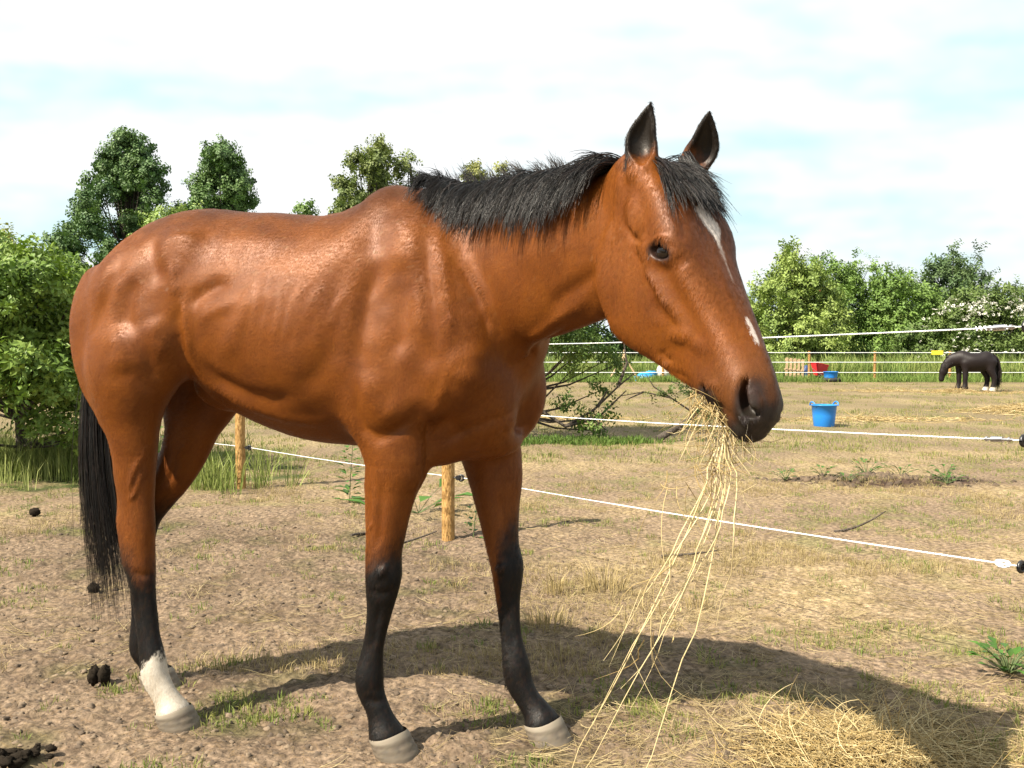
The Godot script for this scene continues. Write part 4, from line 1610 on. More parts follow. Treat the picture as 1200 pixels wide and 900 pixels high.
func make_horse() -> void:
	var t0 := Time.get_ticks_msec()
	var s := horse_shape()
	var seeds: Array = []
	for i in s.A.size():
		if s.GOP[s.G[i]] == 0 and i % 3 == 0:
			seeds.append([s.MID[i], s.S[i]])
			seeds.append([s.MID[i], -s.S[i]])
	var cut := Vector3(.87, -.1, .48).normalized()
	var c0 := cut.dot(Vector3(.67, 1.45, .33))
	s.net(BODY_CELL, [[-cut, -c0 - .03], [Vector3.UP, .775]], seeds)
	s.net(BODY_CELL * .7, [[Vector3.DOWN, -.80]], seeds)
	s.net(BODY_CELL * .45, [[cut, c0]], seeds)
	print("net ", s.verts.size(), " ", Time.get_ticks_msec() - t0)
	s.smooth(3, .5)
	s.press(horse_strokes(), .0022)
	s.smooth(2, .5)
	print("pressed ", Time.get_ticks_msec() - t0)
	var nn := s.normals()
	var patch := FastNoiseLite.new()
	patch.seed = 3
	patch.frequency = .07
	patch.fractal_octaves = 3
	var fine := FastNoiseLite.new()
	fine.seed = 8
	fine.frequency = .6
	var cols := PackedColorArray()
	cols.resize(s.verts.size())
	for i in s.verts.size():
		cols[i] = coat(s.verts[i], nn[i], patch, fine)
	var a := []
	a.resize(Mesh.ARRAY_MAX)
	a[Mesh.ARRAY_VERTEX] = s.verts
	a[Mesh.ARRAY_NORMAL] = nn
	a[Mesh.ARRAY_COLOR] = cols
	a[Mesh.ARRAY_INDEX] = s.index
	var m := ArrayMesh.new()
	m.add_surface_from_arrays(Mesh.PRIMITIVE_TRIANGLES, a)
	var root := thing("bay_horse", "bay horse with black mane and one white sock, eating hay in front of the others", "horse", Vector3(-.285, 0, -3.05))
	root.rotation.y = -deg_to_rad(18.0)
	part(m, "body", horse_material(), root)
	# the short coat: tufts of fine hairs lying along the growth of the hair
	var tuft := begin()
	var hr := RandomNumberGenerator.new()
	hr.seed = 77
	for i in 7:
		var o := Vector3(hr.randf_range(-.006, .006), hr.randf_range(-.006, .006), .0)
		var lean := hr.randf_range(-.35, .35)
		var l := hr.randf_range(.006, .0105)
		var g := hr.randf_range(.75, 1.25)
		tuft.set_color(Color(g, g, g))
		tuft.set_smooth_group(-1)
		for v in [o + Vector3(-.00042, 0, -.0005), o + Vector3(lean * l, l, l * hr.randf_range(.08, .22)), o + Vector3(.00042, 0, -.0005)]:
			tuft.add_vertex(v)
	var tuft_mesh := done(tuft)
	var ts: Array[Transform3D] = []
	var tc := PackedColorArray()
	for t in range(0, s.index.size(), 3):
		var i0 := s.index[t]
		var i1 := s.index[t + 1]
		var i2 := s.index[t + 2]
		var p0 := s.verts[i0]
		if p0.x > .7 and (p0.distance_to(hd(.226, -.054, .092)) < .027 or p0.distance_to(hd(.600, -.058, .055)) < .030):
			continue
		if p0.y < .055 or nn[i0].dot(Vector3(.3, .2, .93)) < -.45:
			continue
		var density := 34000.0 if p0.x < .66 else 52000.0
		var want := (s.verts[i1] - p0).cross(s.verts[i2] - p0).length() * .5 * density
		var count := int(want) + (1 if hr.randf() < want - floorf(want) else 0)
		for k in count:
			var u := hr.randf()
			var v := hr.randf() * (1.0 - u)
			var p := p0 + (s.verts[i1] - p0) * u + (s.verts[i2] - p0) * v
			var n := nn[i0]
			var flow := Vector3(-.8, -.75, 0)
			if p.x > .70:
				flow = HEAD_A * .9 - HEAD_N * .3
			elif p.x > .2:
				flow = Vector3(-.55, -.8, -.3)
			if p.y < .85:
				flow = Vector3(-.1, -1, 0)
			flow += Vector3(patch.get_noise_3d(p.x * 90, p.y * 90, p.z * 90), patch.get_noise_3d(p.x * 90 + 50, p.y * 90, p.z * 90), 0) * .7
			var y := (flow - n * flow.dot(n)).normalized()
			var x := y.cross(n)
			var sc := hr.randf_range(.7, 1.2) * (.75 if p.x > .66 or p.y < .5 else 1.0)
			ts.append(Transform3D(Basis(x, y, n) * Basis.from_scale(Vector3(sc, sc, sc)), p))
			var c := cols[i0]
			var g := hr.randf_range(.85, 1.2)
			tc.append(Color(c.r * g, c.g * g, c.b * g))
	var fur := mat(Color.WHITE, .50, true)
	fur.metallic = .12
	fur.metallic_specular = .32
	scatter(root, "coat_hair", tuft_mesh, ts, tc, fur)
	print("tufts ", ts.size())
	# hooves
	var horn := StandardMaterial3D.new()
	horn.vertex_color_use_as_albedo = true
	horn.roughness = .7
	make_hoof(root, V(.000, -.012, .166), V(-.030, .058, .168), .02, horn)
	make_hoof(root, V(.402, -.012, -.062), V(.370, .058, -.072), .12, horn)
	make_hoof(root, V(-.744, -.010, .172), V(-.766, .050, .178), .05, horn)
	make_hoof(root, V(-1.026, -.012, -.112), V(-1.054, .052, -.112), .0, horn)
	# eyes
	var wet := StandardMaterial3D.new()
	wet.albedo_color = Color(.075, .04, .025)
	wet.roughness = .04
	var dark := StandardMaterial3D.new()
	dark.albedo_color = Color(.02, .02, .025)
	dark.roughness = .04
	for w in [1.0, -1.0]:
		var ball := SphereMesh.new()
		ball.radius = .0245
		ball.height = .049
		ball.radial_segments = 48
		ball.rings = 24
		var eye := part(ball, "eye", wet, root)
		eye.position = hd(.226, -.054, .0765 * w)
		var slot := SphereMesh.new()
		slot.radius = .0085
		slot.height = .017
		var pupil := part(slot, "pupil", dark, eye)
		pupil.position = (HEAD_L * w * .95 + HEAD_N * .25).normalized() * .0215
		pupil.basis = Basis((HEAD_A * .8 + HEAD_N * .6).normalized() * 1.25, (HEAD_N * .8 - HEAD_A * .6).normalized() * .8, HEAD_L * .55)
	# mane
	var rng := RandomNumberGenerator.new()
	rng.seed = 11
	var crest := Curve3D.new()
	for p in [V(.045, 1.8, 0), V(.10, 1.8, .005), V(.20, 1.8, .03), V(.34, 1.8, .10), V(.46, 1.8, .18), V(.575, 1.8, .265), V(.66, 1.8, .33), V(.71, 1.8, .366)]:
		crest.add_point(p)
	var hair: Array = []
	var clen := crest.get_baked_length()
	for i in 420:
		var f := (i + rng.randf()) / 420.0
		var p := crest.sample_baked(f * clen)
		var tang := (crest.sample_baked(minf(f * clen + .03, clen)) - crest.sample_baked(maxf(f * clen - .03, 0))).normalized()
		var side := tang.cross(Vector3.UP).normalized()
		p += side * rng.randf_range(-.014, .016)
		for k in 200:
			var gap := s.at(p)
			if gap < .001:
				break
			p.y -= clampf(gap * .7, .001, .02)
		var fallen := rng.randf()
		var dir := Vector3.UP * (.75 - fallen * .45) * lerpf(1.0, .0, smoothstep(.45, .78, f)) + side * (.7 + fallen * .3) - tang * (.10 + rng.randf_range(-.25, .25))
		var length := lerpf(.15, .215, smoothstep(0.0, .25, f)) * lerpf(1.0, .72, smoothstep(.7, 1.0, f)) * rng.randf_range(.75, 1.15)
		if rng.randf() < .13 and f < .75:
			length *= .42
			dir = Vector3.UP * 1.1 + side * .1 - tang * .6
		if f < .12:
			dir = Vector3.UP * .35 + side * .9 - tang * .15
		lock(hair, grow(s, p - dir * .004, dir, length, 9, 1.25, .006 + rng.randf() * .010), 13, .006, .010, .00095, rng)
	var hairy := StandardMaterial3D.new()
	hairy.vertex_color_use_as_albedo = true
	hairy.roughness = .42
	hairy.metallic_specular = .5
	part(hair_mesh(hair, rng, Vector3(.006, .006, .0065), Vector3(.035, .024, .018)), "mane", hairy, root)
	# forelock
	hair = []
	for i in 110:
		var w := rng.randf_range(-1, 1)
		var p := s.snap(hd(.015 + rng.randf() * .035, .06, .036 * w))
		var dir := HEAD_A * .85 + HEAD_L * (w * .42 + rng.randf_range(-.06, .20)) + HEAD_N * .06
		lock(hair, grow(s, p - HEAD_N * .004, dir, rng.randf_range(.10, .200), 8, .55, .003 + rng.randf() * .008), 12, .005, .009, .00085, rng)
	part(hair_mesh(hair, rng, Vector3(.006, .006, .0065), Vector3(.03, .02, .015)), "forelock", hairy, root)
	# tail
	hair = []
	for i in 175:
		var a0 := rng.randf() * TAU
		var r := sqrt(rng.randf())
		var g := PackedVector3Array()
		var tip := Vector3(-1.09 + .05 * r * cos(a0) + rng.randf_range(-.03, .03), rng.randf_range(.20, .46), .0 + .05 * r * sin(a0))
		for j in 11:
			var t := j / 10.0
			var mid := Vector3(-1.115 - .055 * sin(t * 2.6), lerpf(1.36, tip.y, t), .0)
			mid.x = lerpf(mid.x, tip.x, t * t)
			var spread := .030 + .074 * sin(minf(t * 1.5, 1.0) * PI * .5) * (1.0 - .35 * t)
			g.append(mid + Vector3(cos(a0) * r * spread, 0, sin(a0) * r * spread * .9))
		lock(hair, g, 12, .006, .014, .0009, rng)
	part(hair_mesh(hair, rng, Vector3(.006, .006, .0065), Vector3(.03, .02, .015)), "tail", hairy, root)
	# wisp behind the far fetlock, whiskers on the muzzle
	hair = []
	for i in 26:
		lock(hair, PackedVector3Array([V(.262, .172, -.08), V(.255, .15, -.08), V(.256, .128, -.079)]), 1, .006, .006, .0009, rng)
	part(hair_mesh(hair, rng, Vector3(.006, .006, .0065), Vector3(.02, .014, .01)), "fetlock_hair", hairy, root)
	hair = []
	for i in 16:
		var w := rng.randf_range(-.03, .055)
		var p := s.snap(hd(rng.randf_range(.60, .67), rng.randf_range(-.16, -.07), w))
		var g := s.slope(p).normalized()
		lock(hair, PackedVector3Array([p, p + g * .014 + Vector3(0, -.003, 0), p + g * .026 + Vector3(0, -.012, 0)]), 1, .001, .004, .00022, rng)
	part(hair_mesh(hair, rng, Vector3(.03, .025, .02), Vector3(.2, .17, .13)), "whiskers", hairy, root).set_meta("kind", "stuff")
	print("horse ", Time.get_ticks_msec() - t0)

func horse_strokes() -> Array:
	return [
		[[V(-0.070, 1.109, 0.259), V(-0.077, 1.011, 0.242), V(-0.057, 0.960, 0.229), V(-0.016, 0.937, 0.226), V(0.029, 0.957, 0.221), V(0.074, 0.989, 0.221), V(0.127, 1.039, 0.235)], 0.018, -0.0208],  # triceps edge
		[[V(-0.038, 1.133, 0.259), V(-0.022, 1.050, 0.271), V(0.010, 0.998, 0.263), V(0.071, 1.039, 0.248)], 0.036, 0.0143],  # triceps swell
		[[V(0.120, 1.024, 0.231), V(0.115, 0.969, 0.188), V(0.103, 0.909, 0.172)], 0.012, -0.013],  # elbow crease
		[[V(-0.058, 1.097, 0.263), V(-0.065, 1.205, 0.247), V(-0.053, 1.325, 0.228), V(-0.018, 1.446, 0.209)], 0.028, -0.0143],  # shoulder blade rear
		[[V(0.105, 1.515, 0.179), V(0.124, 1.418, 0.212), V(0.147, 1.322, 0.232), V(0.163, 1.240, 0.241), V(0.171, 1.177, 0.243)], 0.018, -0.013],  # shoulder groove
		[[V(0.147, 1.520, 0.181), V(0.177, 1.393, 0.223), V(0.204, 1.275, 0.248), V(0.208, 1.186, 0.245)], 0.016, 0.0078],  # shoulder ridge
		[[V(0.192, 1.442, 0.190), V(0.233, 1.382, 0.192), V(0.269, 1.322, 0.195), V(0.290, 1.256, 0.192), V(0.295, 1.216, 0.192)], 0.011, -0.0078],  # neck groove
		[[V(0.211, 1.452, 0.180), V(0.254, 1.388, 0.194), V(0.291, 1.326, 0.201), V(0.309, 1.270, 0.195), V(0.307, 1.216, 0.183)], 0.009, 0.0052],  # neck ridge
		[[V(0.296, 1.120, 0.194), V(0.345, 1.164, 0.139), V(0.433, 1.216, 0.209), V(0.536, 1.270, 0.301), V(0.625, 1.312, 0.369)], 0.012, 0.0091],  # vein chest
		[[V(0.321, 1.109, 0.143), V(0.380, 1.166, 0.075), V(0.493, 1.227, 0.209), V(0.625, 1.285, 0.350)], 0.012, -0.013],  # jugular groove
		[[V(0.483, 1.283, 0.273), V(0.545, 1.324, 0.316), V(0.622, 1.356, 0.377), V(0.660, 1.384, 0.447)], 0.02, -0.0104],  # jugular upper
		[[V(0.380, 1.432, 0.247), V(0.497, 1.445, 0.323), V(0.603, 1.478, 0.388)], 0.05, 0.0078],  # neck front swell
		[[V(0.120, 0.968, 0.182), V(0.164, 1.039, 0.231), V(0.195, 1.111, 0.246), V(0.220, 1.170, 0.247)], 0.012, 0.0065],  # breast ridge
		[[V(0.124, 0.912, 0.154), V(0.179, 0.937, 0.141), V(0.238, 0.971, 0.153), V(0.289, 0.989, 0.145), V(0.327, 1.006, 0.101), V(0.347, 1.049, -0.016)], 0.014, -0.013],  # breast groove
		[[V(0.273, 0.913, 0.116), V(0.308, 0.950, 0.103), V(0.318, 0.951, -0.042), V(0.351, 0.975, -0.074)], 0.012, -0.0104],  # breast middle
		[[V(0.116, 0.950, 0.167), V(0.090, 0.851, 0.161), V(0.052, 0.749, 0.150)], 0.014, -0.0102],  # forearm front
		[[V(-0.652, 1.327, 0.263), V(-0.668, 1.269, 0.251), V(-0.672, 1.205, 0.238), V(-0.672, 1.133, 0.210)], 0.018, -0.013],  # flank fold
		[[V(-0.631, 1.344, 0.262), V(-0.626, 1.286, 0.270), V(-0.627, 1.218, 0.262), V(-0.639, 1.143, 0.226)], 0.013, 0.01],  # flank fold lip
		[[V(-0.619, 1.301, 0.268), V(-0.587, 1.339, 0.253), V(-0.533, 1.364, 0.250), V(-0.466, 1.379, 0.258)], 0.022, -0.013],  # flank hollow
		[[V(-0.597, 1.256, 0.266), V(-0.543, 1.290, 0.276), V(-0.483, 1.314, 0.278), V(-0.430, 1.328, 0.280)], 0.02, 0.006],  # flank hollow lip
		[[V(-0.626, 1.154, 0.236), V(-0.551, 1.098, 0.216), V(-0.449, 1.058, 0.219), V(-0.359, 1.040, 0.226), V(-0.267, 1.052, 0.248)], 0.026, -0.0143],  # belly groove
		[[V(-0.669, 1.095, 0.176), V(-0.550, 1.046, 0.201), V(-0.451, 1.001, 0.200), V(-0.336, 0.973, 0.203), V(-0.228, 0.965, 0.195), V(-0.108, 0.996, 0.239)], 0.024, 0.0104],  # belly ridge
		[[V(-0.280, 1.057, 0.250), V(-0.201, 1.108, 0.257), V(-0.148, 1.176, 0.263), V(-0.125, 1.253, 0.264)], 0.036, -0.0117],  # belly hollow
		[[V(-0.396, 1.378, 0.261), V(-0.422, 1.291, 0.289), V(-0.468, 1.205, 0.285), V(-0.525, 1.142, 0.254)], 0.035, 0.0091],  # rib edge
		[[V(-0.787, 1.530, 0.200), V(-0.768, 1.475, 0.222), V(-0.749, 1.417, 0.236), V(-0.720, 1.369, 0.259)], 0.036, -0.017],  # hip hollow
		[[V(-0.734, 1.510, 0.229), V(-0.692, 1.531, 0.232), V(-0.649, 1.534, 0.220), V(-0.606, 1.513, 0.205)], 0.028, 0.009],  # hip bone
		[[V(-0.686, 1.460, 0.250), V(-0.668, 1.383, 0.264), V(-0.664, 1.332, 0.263)], 0.02, 0.0091],  # hip front
		[[V(-0.807, 1.412, 0.253), V(-0.830, 1.348, 0.253), V(-0.834, 1.278, 0.260), V(-0.801, 1.205, 0.284)], 0.03, -0.0156],  # thigh hollow
		[[V(-0.899, 1.468, 0.227), V(-0.913, 1.388, 0.258), V(-0.949, 1.310, 0.247)], 0.04, 0.005],  # thigh upper
		[[V(-0.880, 1.495, 0.211), V(-0.886, 1.414, 0.251), V(-0.932, 1.323, 0.252), V(-0.977, 1.219, 0.238), V(-0.941, 1.127, 0.269)], 0.026, -0.0104],  # thigh seam
		[[V(-0.868, 1.257, 0.270), V(-0.844, 1.179, 0.293), V(-0.835, 1.102, 0.275)], 0.05, 0.0143],  # thigh swell
		[[V(-0.745, 1.282, 0.268), V(-0.719, 1.218, 0.272), V(-0.722, 1.141, 0.246)], 0.035, 0.013],  # stifle
		[[V(-0.764, 1.205, 0.277), V(-0.760, 1.141, 0.260), V(-0.755, 1.081, 0.236)], 0.02, -0.0078],  # stifle hollow
		[[V(-0.988, 1.460, 0.197), V(-0.899, 1.511, 0.187), V(-0.806, 1.543, 0.183)], 0.03, -0.0078],  # croup line
		[[V(-0.588, 1.527, 0.188), V(-0.436, 1.514, 0.195), V(-0.301, 1.516, 0.181)], 0.05, 0.0052],  # loin
		[[V(-0.060, 1.616, 0.118), V(-0.058, 1.524, 0.170), V(-0.047, 1.422, 0.215)], 0.035, -0.005],  # back of shoulder
		[[V(0.003, 1.600, 0.127), V(0.049, 1.492, 0.206), V(0.062, 1.395, 0.224)], 0.045, 0.0078],  # withers swell
		[[V(0.067, 1.443, 0.223), V(0.075, 1.323, 0.231), V(0.053, 1.205, 0.242), V(0.028, 1.134, 0.256)], 0.03, -0.0078],  # shoulder middle
		[[V(0.053, 1.205, 0.242), V(0.107, 1.134, 0.247), V(0.181, 1.087, 0.242)], 0.04, 0.0091],  # upper arm
		[[V(0.241, 1.205, 0.235), V(0.259, 1.135, 0.236), V(0.237, 1.076, 0.225)], 0.045, 0.0117],  # point of shoulder
		[[V(-0.138, 1.448, 0.226), V(-0.136, 1.325, 0.257), V(-0.126, 1.205, 0.264)], 0.04, -0.0078],  # thorax
		[[V(-0.807, 1.107, 0.271), V(-0.786, 1.076, 0.251), V(-0.774, 1.054, 0.235)], 0.012, -0.0052],  # gaskin crease
		[[V(-0.821, 0.888, 0.211), V(-0.834, 0.846, 0.220), V(-0.859, 0.804, 0.225), V(-0.876, 0.755, 0.225), V(-0.873, 0.711, 0.217)], 0.0055, 0.0065],  # vein hind
		[[V(-0.835, 0.814, 0.211), V(-0.847, 0.766, 0.216), V(-0.865, 0.728, 0.219), V(-0.887, 0.711, 0.219)], 0.005, 0.0052],  # vein hind
		[[V(-0.934, 0.784, -0.083), V(-0.905, 0.830, -0.073), V(-0.872, 0.874, -0.074)], 0.007, 0.0052],  # far vein
		[[V(-0.971, 0.709, -0.084), V(-0.942, 0.769, -0.084), V(-0.911, 0.844, -0.072)], 0.01, -0.0078],  # far groove
		[[V(-0.015, 0.818, 0.229), V(-0.018, 0.743, 0.213), V(-0.030, 0.662, 0.205), V(-0.039, 0.605, 0.209)], 0.012, -0.0102],  # forearm groove
		[[V(-0.055, 0.815, 0.218), V(-0.058, 0.715, 0.209), V(-0.050, 0.642, 0.208)], 0.01, -0.0051],  # forearm rear
		[[V(-0.066, 0.678, 0.208), V(-0.055, 0.671, 0.209)], 0.01, 0.0052],  # chestnut
		[[V(-0.030, 0.551, 0.217), V(-0.013, 0.540, 0.208)], 0.016, 0.0119],  # knee cap
		[[V(-0.069, 0.491, 0.205), V(-0.028, 0.483, 0.200), V(0.002, 0.491, 0.183)], 0.012, -0.0068],  # knee below
		[[V(-0.033, 0.455, 0.201), V(-0.054, 0.375, 0.186), V(-0.066, 0.300, 0.191)], 0.007, -0.0068],  # cannon groove
		[[V(-0.066, 0.453, 0.201), V(-0.079, 0.374, 0.191), V(-0.099, 0.284, 0.191)], 0.007, 0.0051],  # tendon
		[[V(-0.084, 0.176, 0.202), V(-0.056, 0.158, 0.192), V(-0.033, 0.158, 0.170)], 0.01, -0.0068],  # fetlock groove
		[[V(0.230, 0.519, -0.062), V(0.257, 0.510, -0.065)], 0.014, 0.0119],  # far knee cap
		[[V(0.237, 0.750, -0.076), V(0.244, 0.657, -0.087), V(0.258, 0.581, -0.077)], 0.01, -0.0068],  # far forearm
		[[V(0.255, 0.543, -0.070), V(0.264, 0.601, -0.084), V(0.270, 0.651, -0.099)], 0.012, 0.0068],  # far forearm ridge
		[[V(0.256, 0.411, -0.075), V(0.271, 0.332, -0.078), V(0.293, 0.259, -0.064)], 0.007, -0.0068],  # far cannon
		[[V(0.187, 0.871, 0.094), V(0.254, 0.894, 0.099), V(0.314, 0.903, 0.044)], 0.012, -0.0078],  # far chest crease
		[[V(-0.870, 0.430, 0.208), V(-0.867, 0.362, 0.201), V(-0.851, 0.297, 0.206)], 0.007, -0.0051],  # hock groove
		[[V(-0.881, 0.490, 0.212), V(-0.851, 0.473, 0.198), V(-0.834, 0.473, 0.170)], 0.01, -0.0068],  # hock crease
		[[V(0.785, 1.374, 0.541), V(0.813, 1.338, 0.565), V(0.837, 1.299, 0.571), V(0.859, 1.272, 0.571)], 0.01, 0.006],  # facial crest
		[[V(0.815, 1.308, 0.553), V(0.837, 1.273, 0.555), V(0.863, 1.242, 0.564), V(0.883, 1.236, 0.579)], 0.015, -0.007],  # crest hollow
		[[V(0.761, 1.429, 0.519), V(0.785, 1.378, 0.542), V(0.807, 1.329, 0.552), V(0.827, 1.284, 0.553)], 0.01, -0.004],  # cheek groove
		[[V(0.828, 1.196, 0.536), V(0.860, 1.215, 0.563), V(0.893, 1.211, 0.583), V(0.921, 1.194, 0.595), V(0.944, 1.174, 0.605)], 0.017, 0.007],  # chewing fold
		[[V(0.828, 1.188, 0.533), V(0.839, 1.169, 0.528), V(0.861, 1.154, 0.543)], 0.009, -0.006],  # chewing groove
		[[V(0.827, 1.149, 0.518), V(0.864, 1.134, 0.537), V(0.908, 1.115, 0.576)], 0.009, -0.004],  # cheek lower fold
		[[V(0.936, 1.107, 0.597), V(0.957, 1.113, 0.614), V(0.972, 1.101, 0.621)], 0.008, 0.004],  # lip corner
		[[V(1.025, 1.124, 0.631), V(1.015, 1.102, 0.638), V(1.014, 1.070, 0.639), V(1.021, 1.037, 0.642), V(1.038, 1.015, 0.628), V(1.055, 1.017, 0.619)], 0.007, 0.006],  # nostril rim
		[[V(1.045, 1.114, 0.637), V(1.056, 1.092, 0.642), V(1.066, 1.063, 0.636)], 0.009, 0.005],  # nostril flap
		[[V(0.987, 1.066, 0.621), V(0.998, 1.039, 0.618), V(1.016, 1.014, 0.624)], 0.01, -0.003],  # muzzle fold
		[[V(0.809, 1.431, 0.565), V(0.831, 1.438, 0.584), V(0.855, 1.433, 0.593), V(0.870, 1.417, 0.592)], 0.006, 0.004],  # brow
		[[V(0.811, 1.438, 0.567), V(0.833, 1.446, 0.582), V(0.859, 1.440, 0.590)], 0.004, -0.002],  # brow crease
		[[V(0.812, 1.397, 0.562), V(0.834, 1.382, 0.577), V(0.859, 1.382, 0.588)], 0.006, 0.003],  # lower lid
		[[V(0.874, 1.398, 0.592), V(0.885, 1.380, 0.587), V(0.896, 1.368, 0.590)], 0.012, -0.003],  # eye front
		[[V(0.753, 1.507, 0.521), V(0.750, 1.482, 0.522), V(0.761, 1.460, 0.528), V(0.776, 1.453, 0.533)], 0.009, 0.006],  # temple
		[[V(0.739, 1.477, 0.500), V(0.760, 1.443, 0.515), V(0.787, 1.424, 0.550)], 0.008, -0.005],  # temple groove
		[[V(0.709, 1.527, 0.462), V(0.691, 1.478, 0.456), V(0.680, 1.427, 0.460)], 0.014, 0.004],  # cheek edge
		[[V(0.888, 1.419, 0.587), V(0.885, 1.448, 0.576), V(0.881, 1.477, 0.569)], 0.01, -0.004],  # forehead dip
		[[V(0.950, 1.393, 0.540), V(0.975, 1.335, 0.563), V(0.999, 1.278, 0.581), V(1.019, 1.231, 0.593)], 0.012, 0.003],  # nose bone
		[[V(-0.403, 1.393, 0.255), V(-0.409, 1.335, 0.279), V(-0.415, 1.282, 0.289), V(-0.443, 1.216, 0.287)], 0.012, 0.00216053],  # rib
		[[V(-0.365, 1.420, 0.245), V(-0.367, 1.331, 0.279), V(-0.384, 1.260, 0.289), V(-0.392, 1.196, 0.284)], 0.012, 0.00337175],  # rib
		[[V(-0.327, 1.404, 0.253), V(-0.328, 1.320, 0.281), V(-0.343, 1.275, 0.287), V(-0.355, 1.206, 0.287)], 0.012, 0.00255837],  # rib
		[[V(-0.291, 1.411, 0.250), V(-0.297, 1.320, 0.282), V(-0.306, 1.249, 0.290), V(-0.323, 1.209, 0.288)], 0.012, 0.0034829],  # rib
		[[V(-0.236, 1.367, 0.265), V(-0.258, 1.319, 0.280), V(-0.272, 1.249, 0.290), V(-0.289, 1.196, 0.288)], 0.012, 0.00294073],  # rib
		[[V(-0.206, 1.393, 0.253), V(-0.235, 1.361, 0.267), V(-0.237, 1.267, 0.286), V(-0.248, 1.189, 0.287)], 0.012, 0.00239742],  # rib
		[[V(-0.161, 1.370, 0.251), V(-0.189, 1.342, 0.267), V(-0.212, 1.281, 0.282), V(-0.225, 1.200, 0.285)], 0.012, 0.00253839],  # rib
		[[V(-0.140, 1.353, 0.250), V(-0.167, 1.340, 0.262), V(-0.175, 1.259, 0.276), V(-0.189, 1.184, 0.277)], 0.012, 0.00170466],  # rib
		[[V(-0.097, 1.358, 0.243), V(-0.127, 1.315, 0.259), V(-0.147, 1.256, 0.271), V(-0.156, 1.227, 0.272)], 0.012, 0.00365621],  # rib
	]

# ---------------------------------------------------------------- hay
# a curved stalk as a thin three-sided tube
func stalk(hair: Array, pts: PackedVector3Array, r: float) -> void:
	hair.append([pts, r])

func bent(from: Vector3, dir: Vector3, length: float, sag: float, rng: RandomNumberGenerator, n := 6) -> PackedVector3Array:
	var pts := PackedVector3Array([from])
	var d := dir.normalized()
	var curl := Vector3(rng.randfn(), rng.randfn() * .5, rng.randfn()) * .16
	var p := from
	for i in n:
		if rng.randf() < .12:
			curl = Vector3(rng.randfn(), rng.randfn(), rng.randfn()) * .35
		d = (d + curl + Vector3.DOWN * sag).normalized()
		p += d * length / n
		pts.append(p)
	return pts

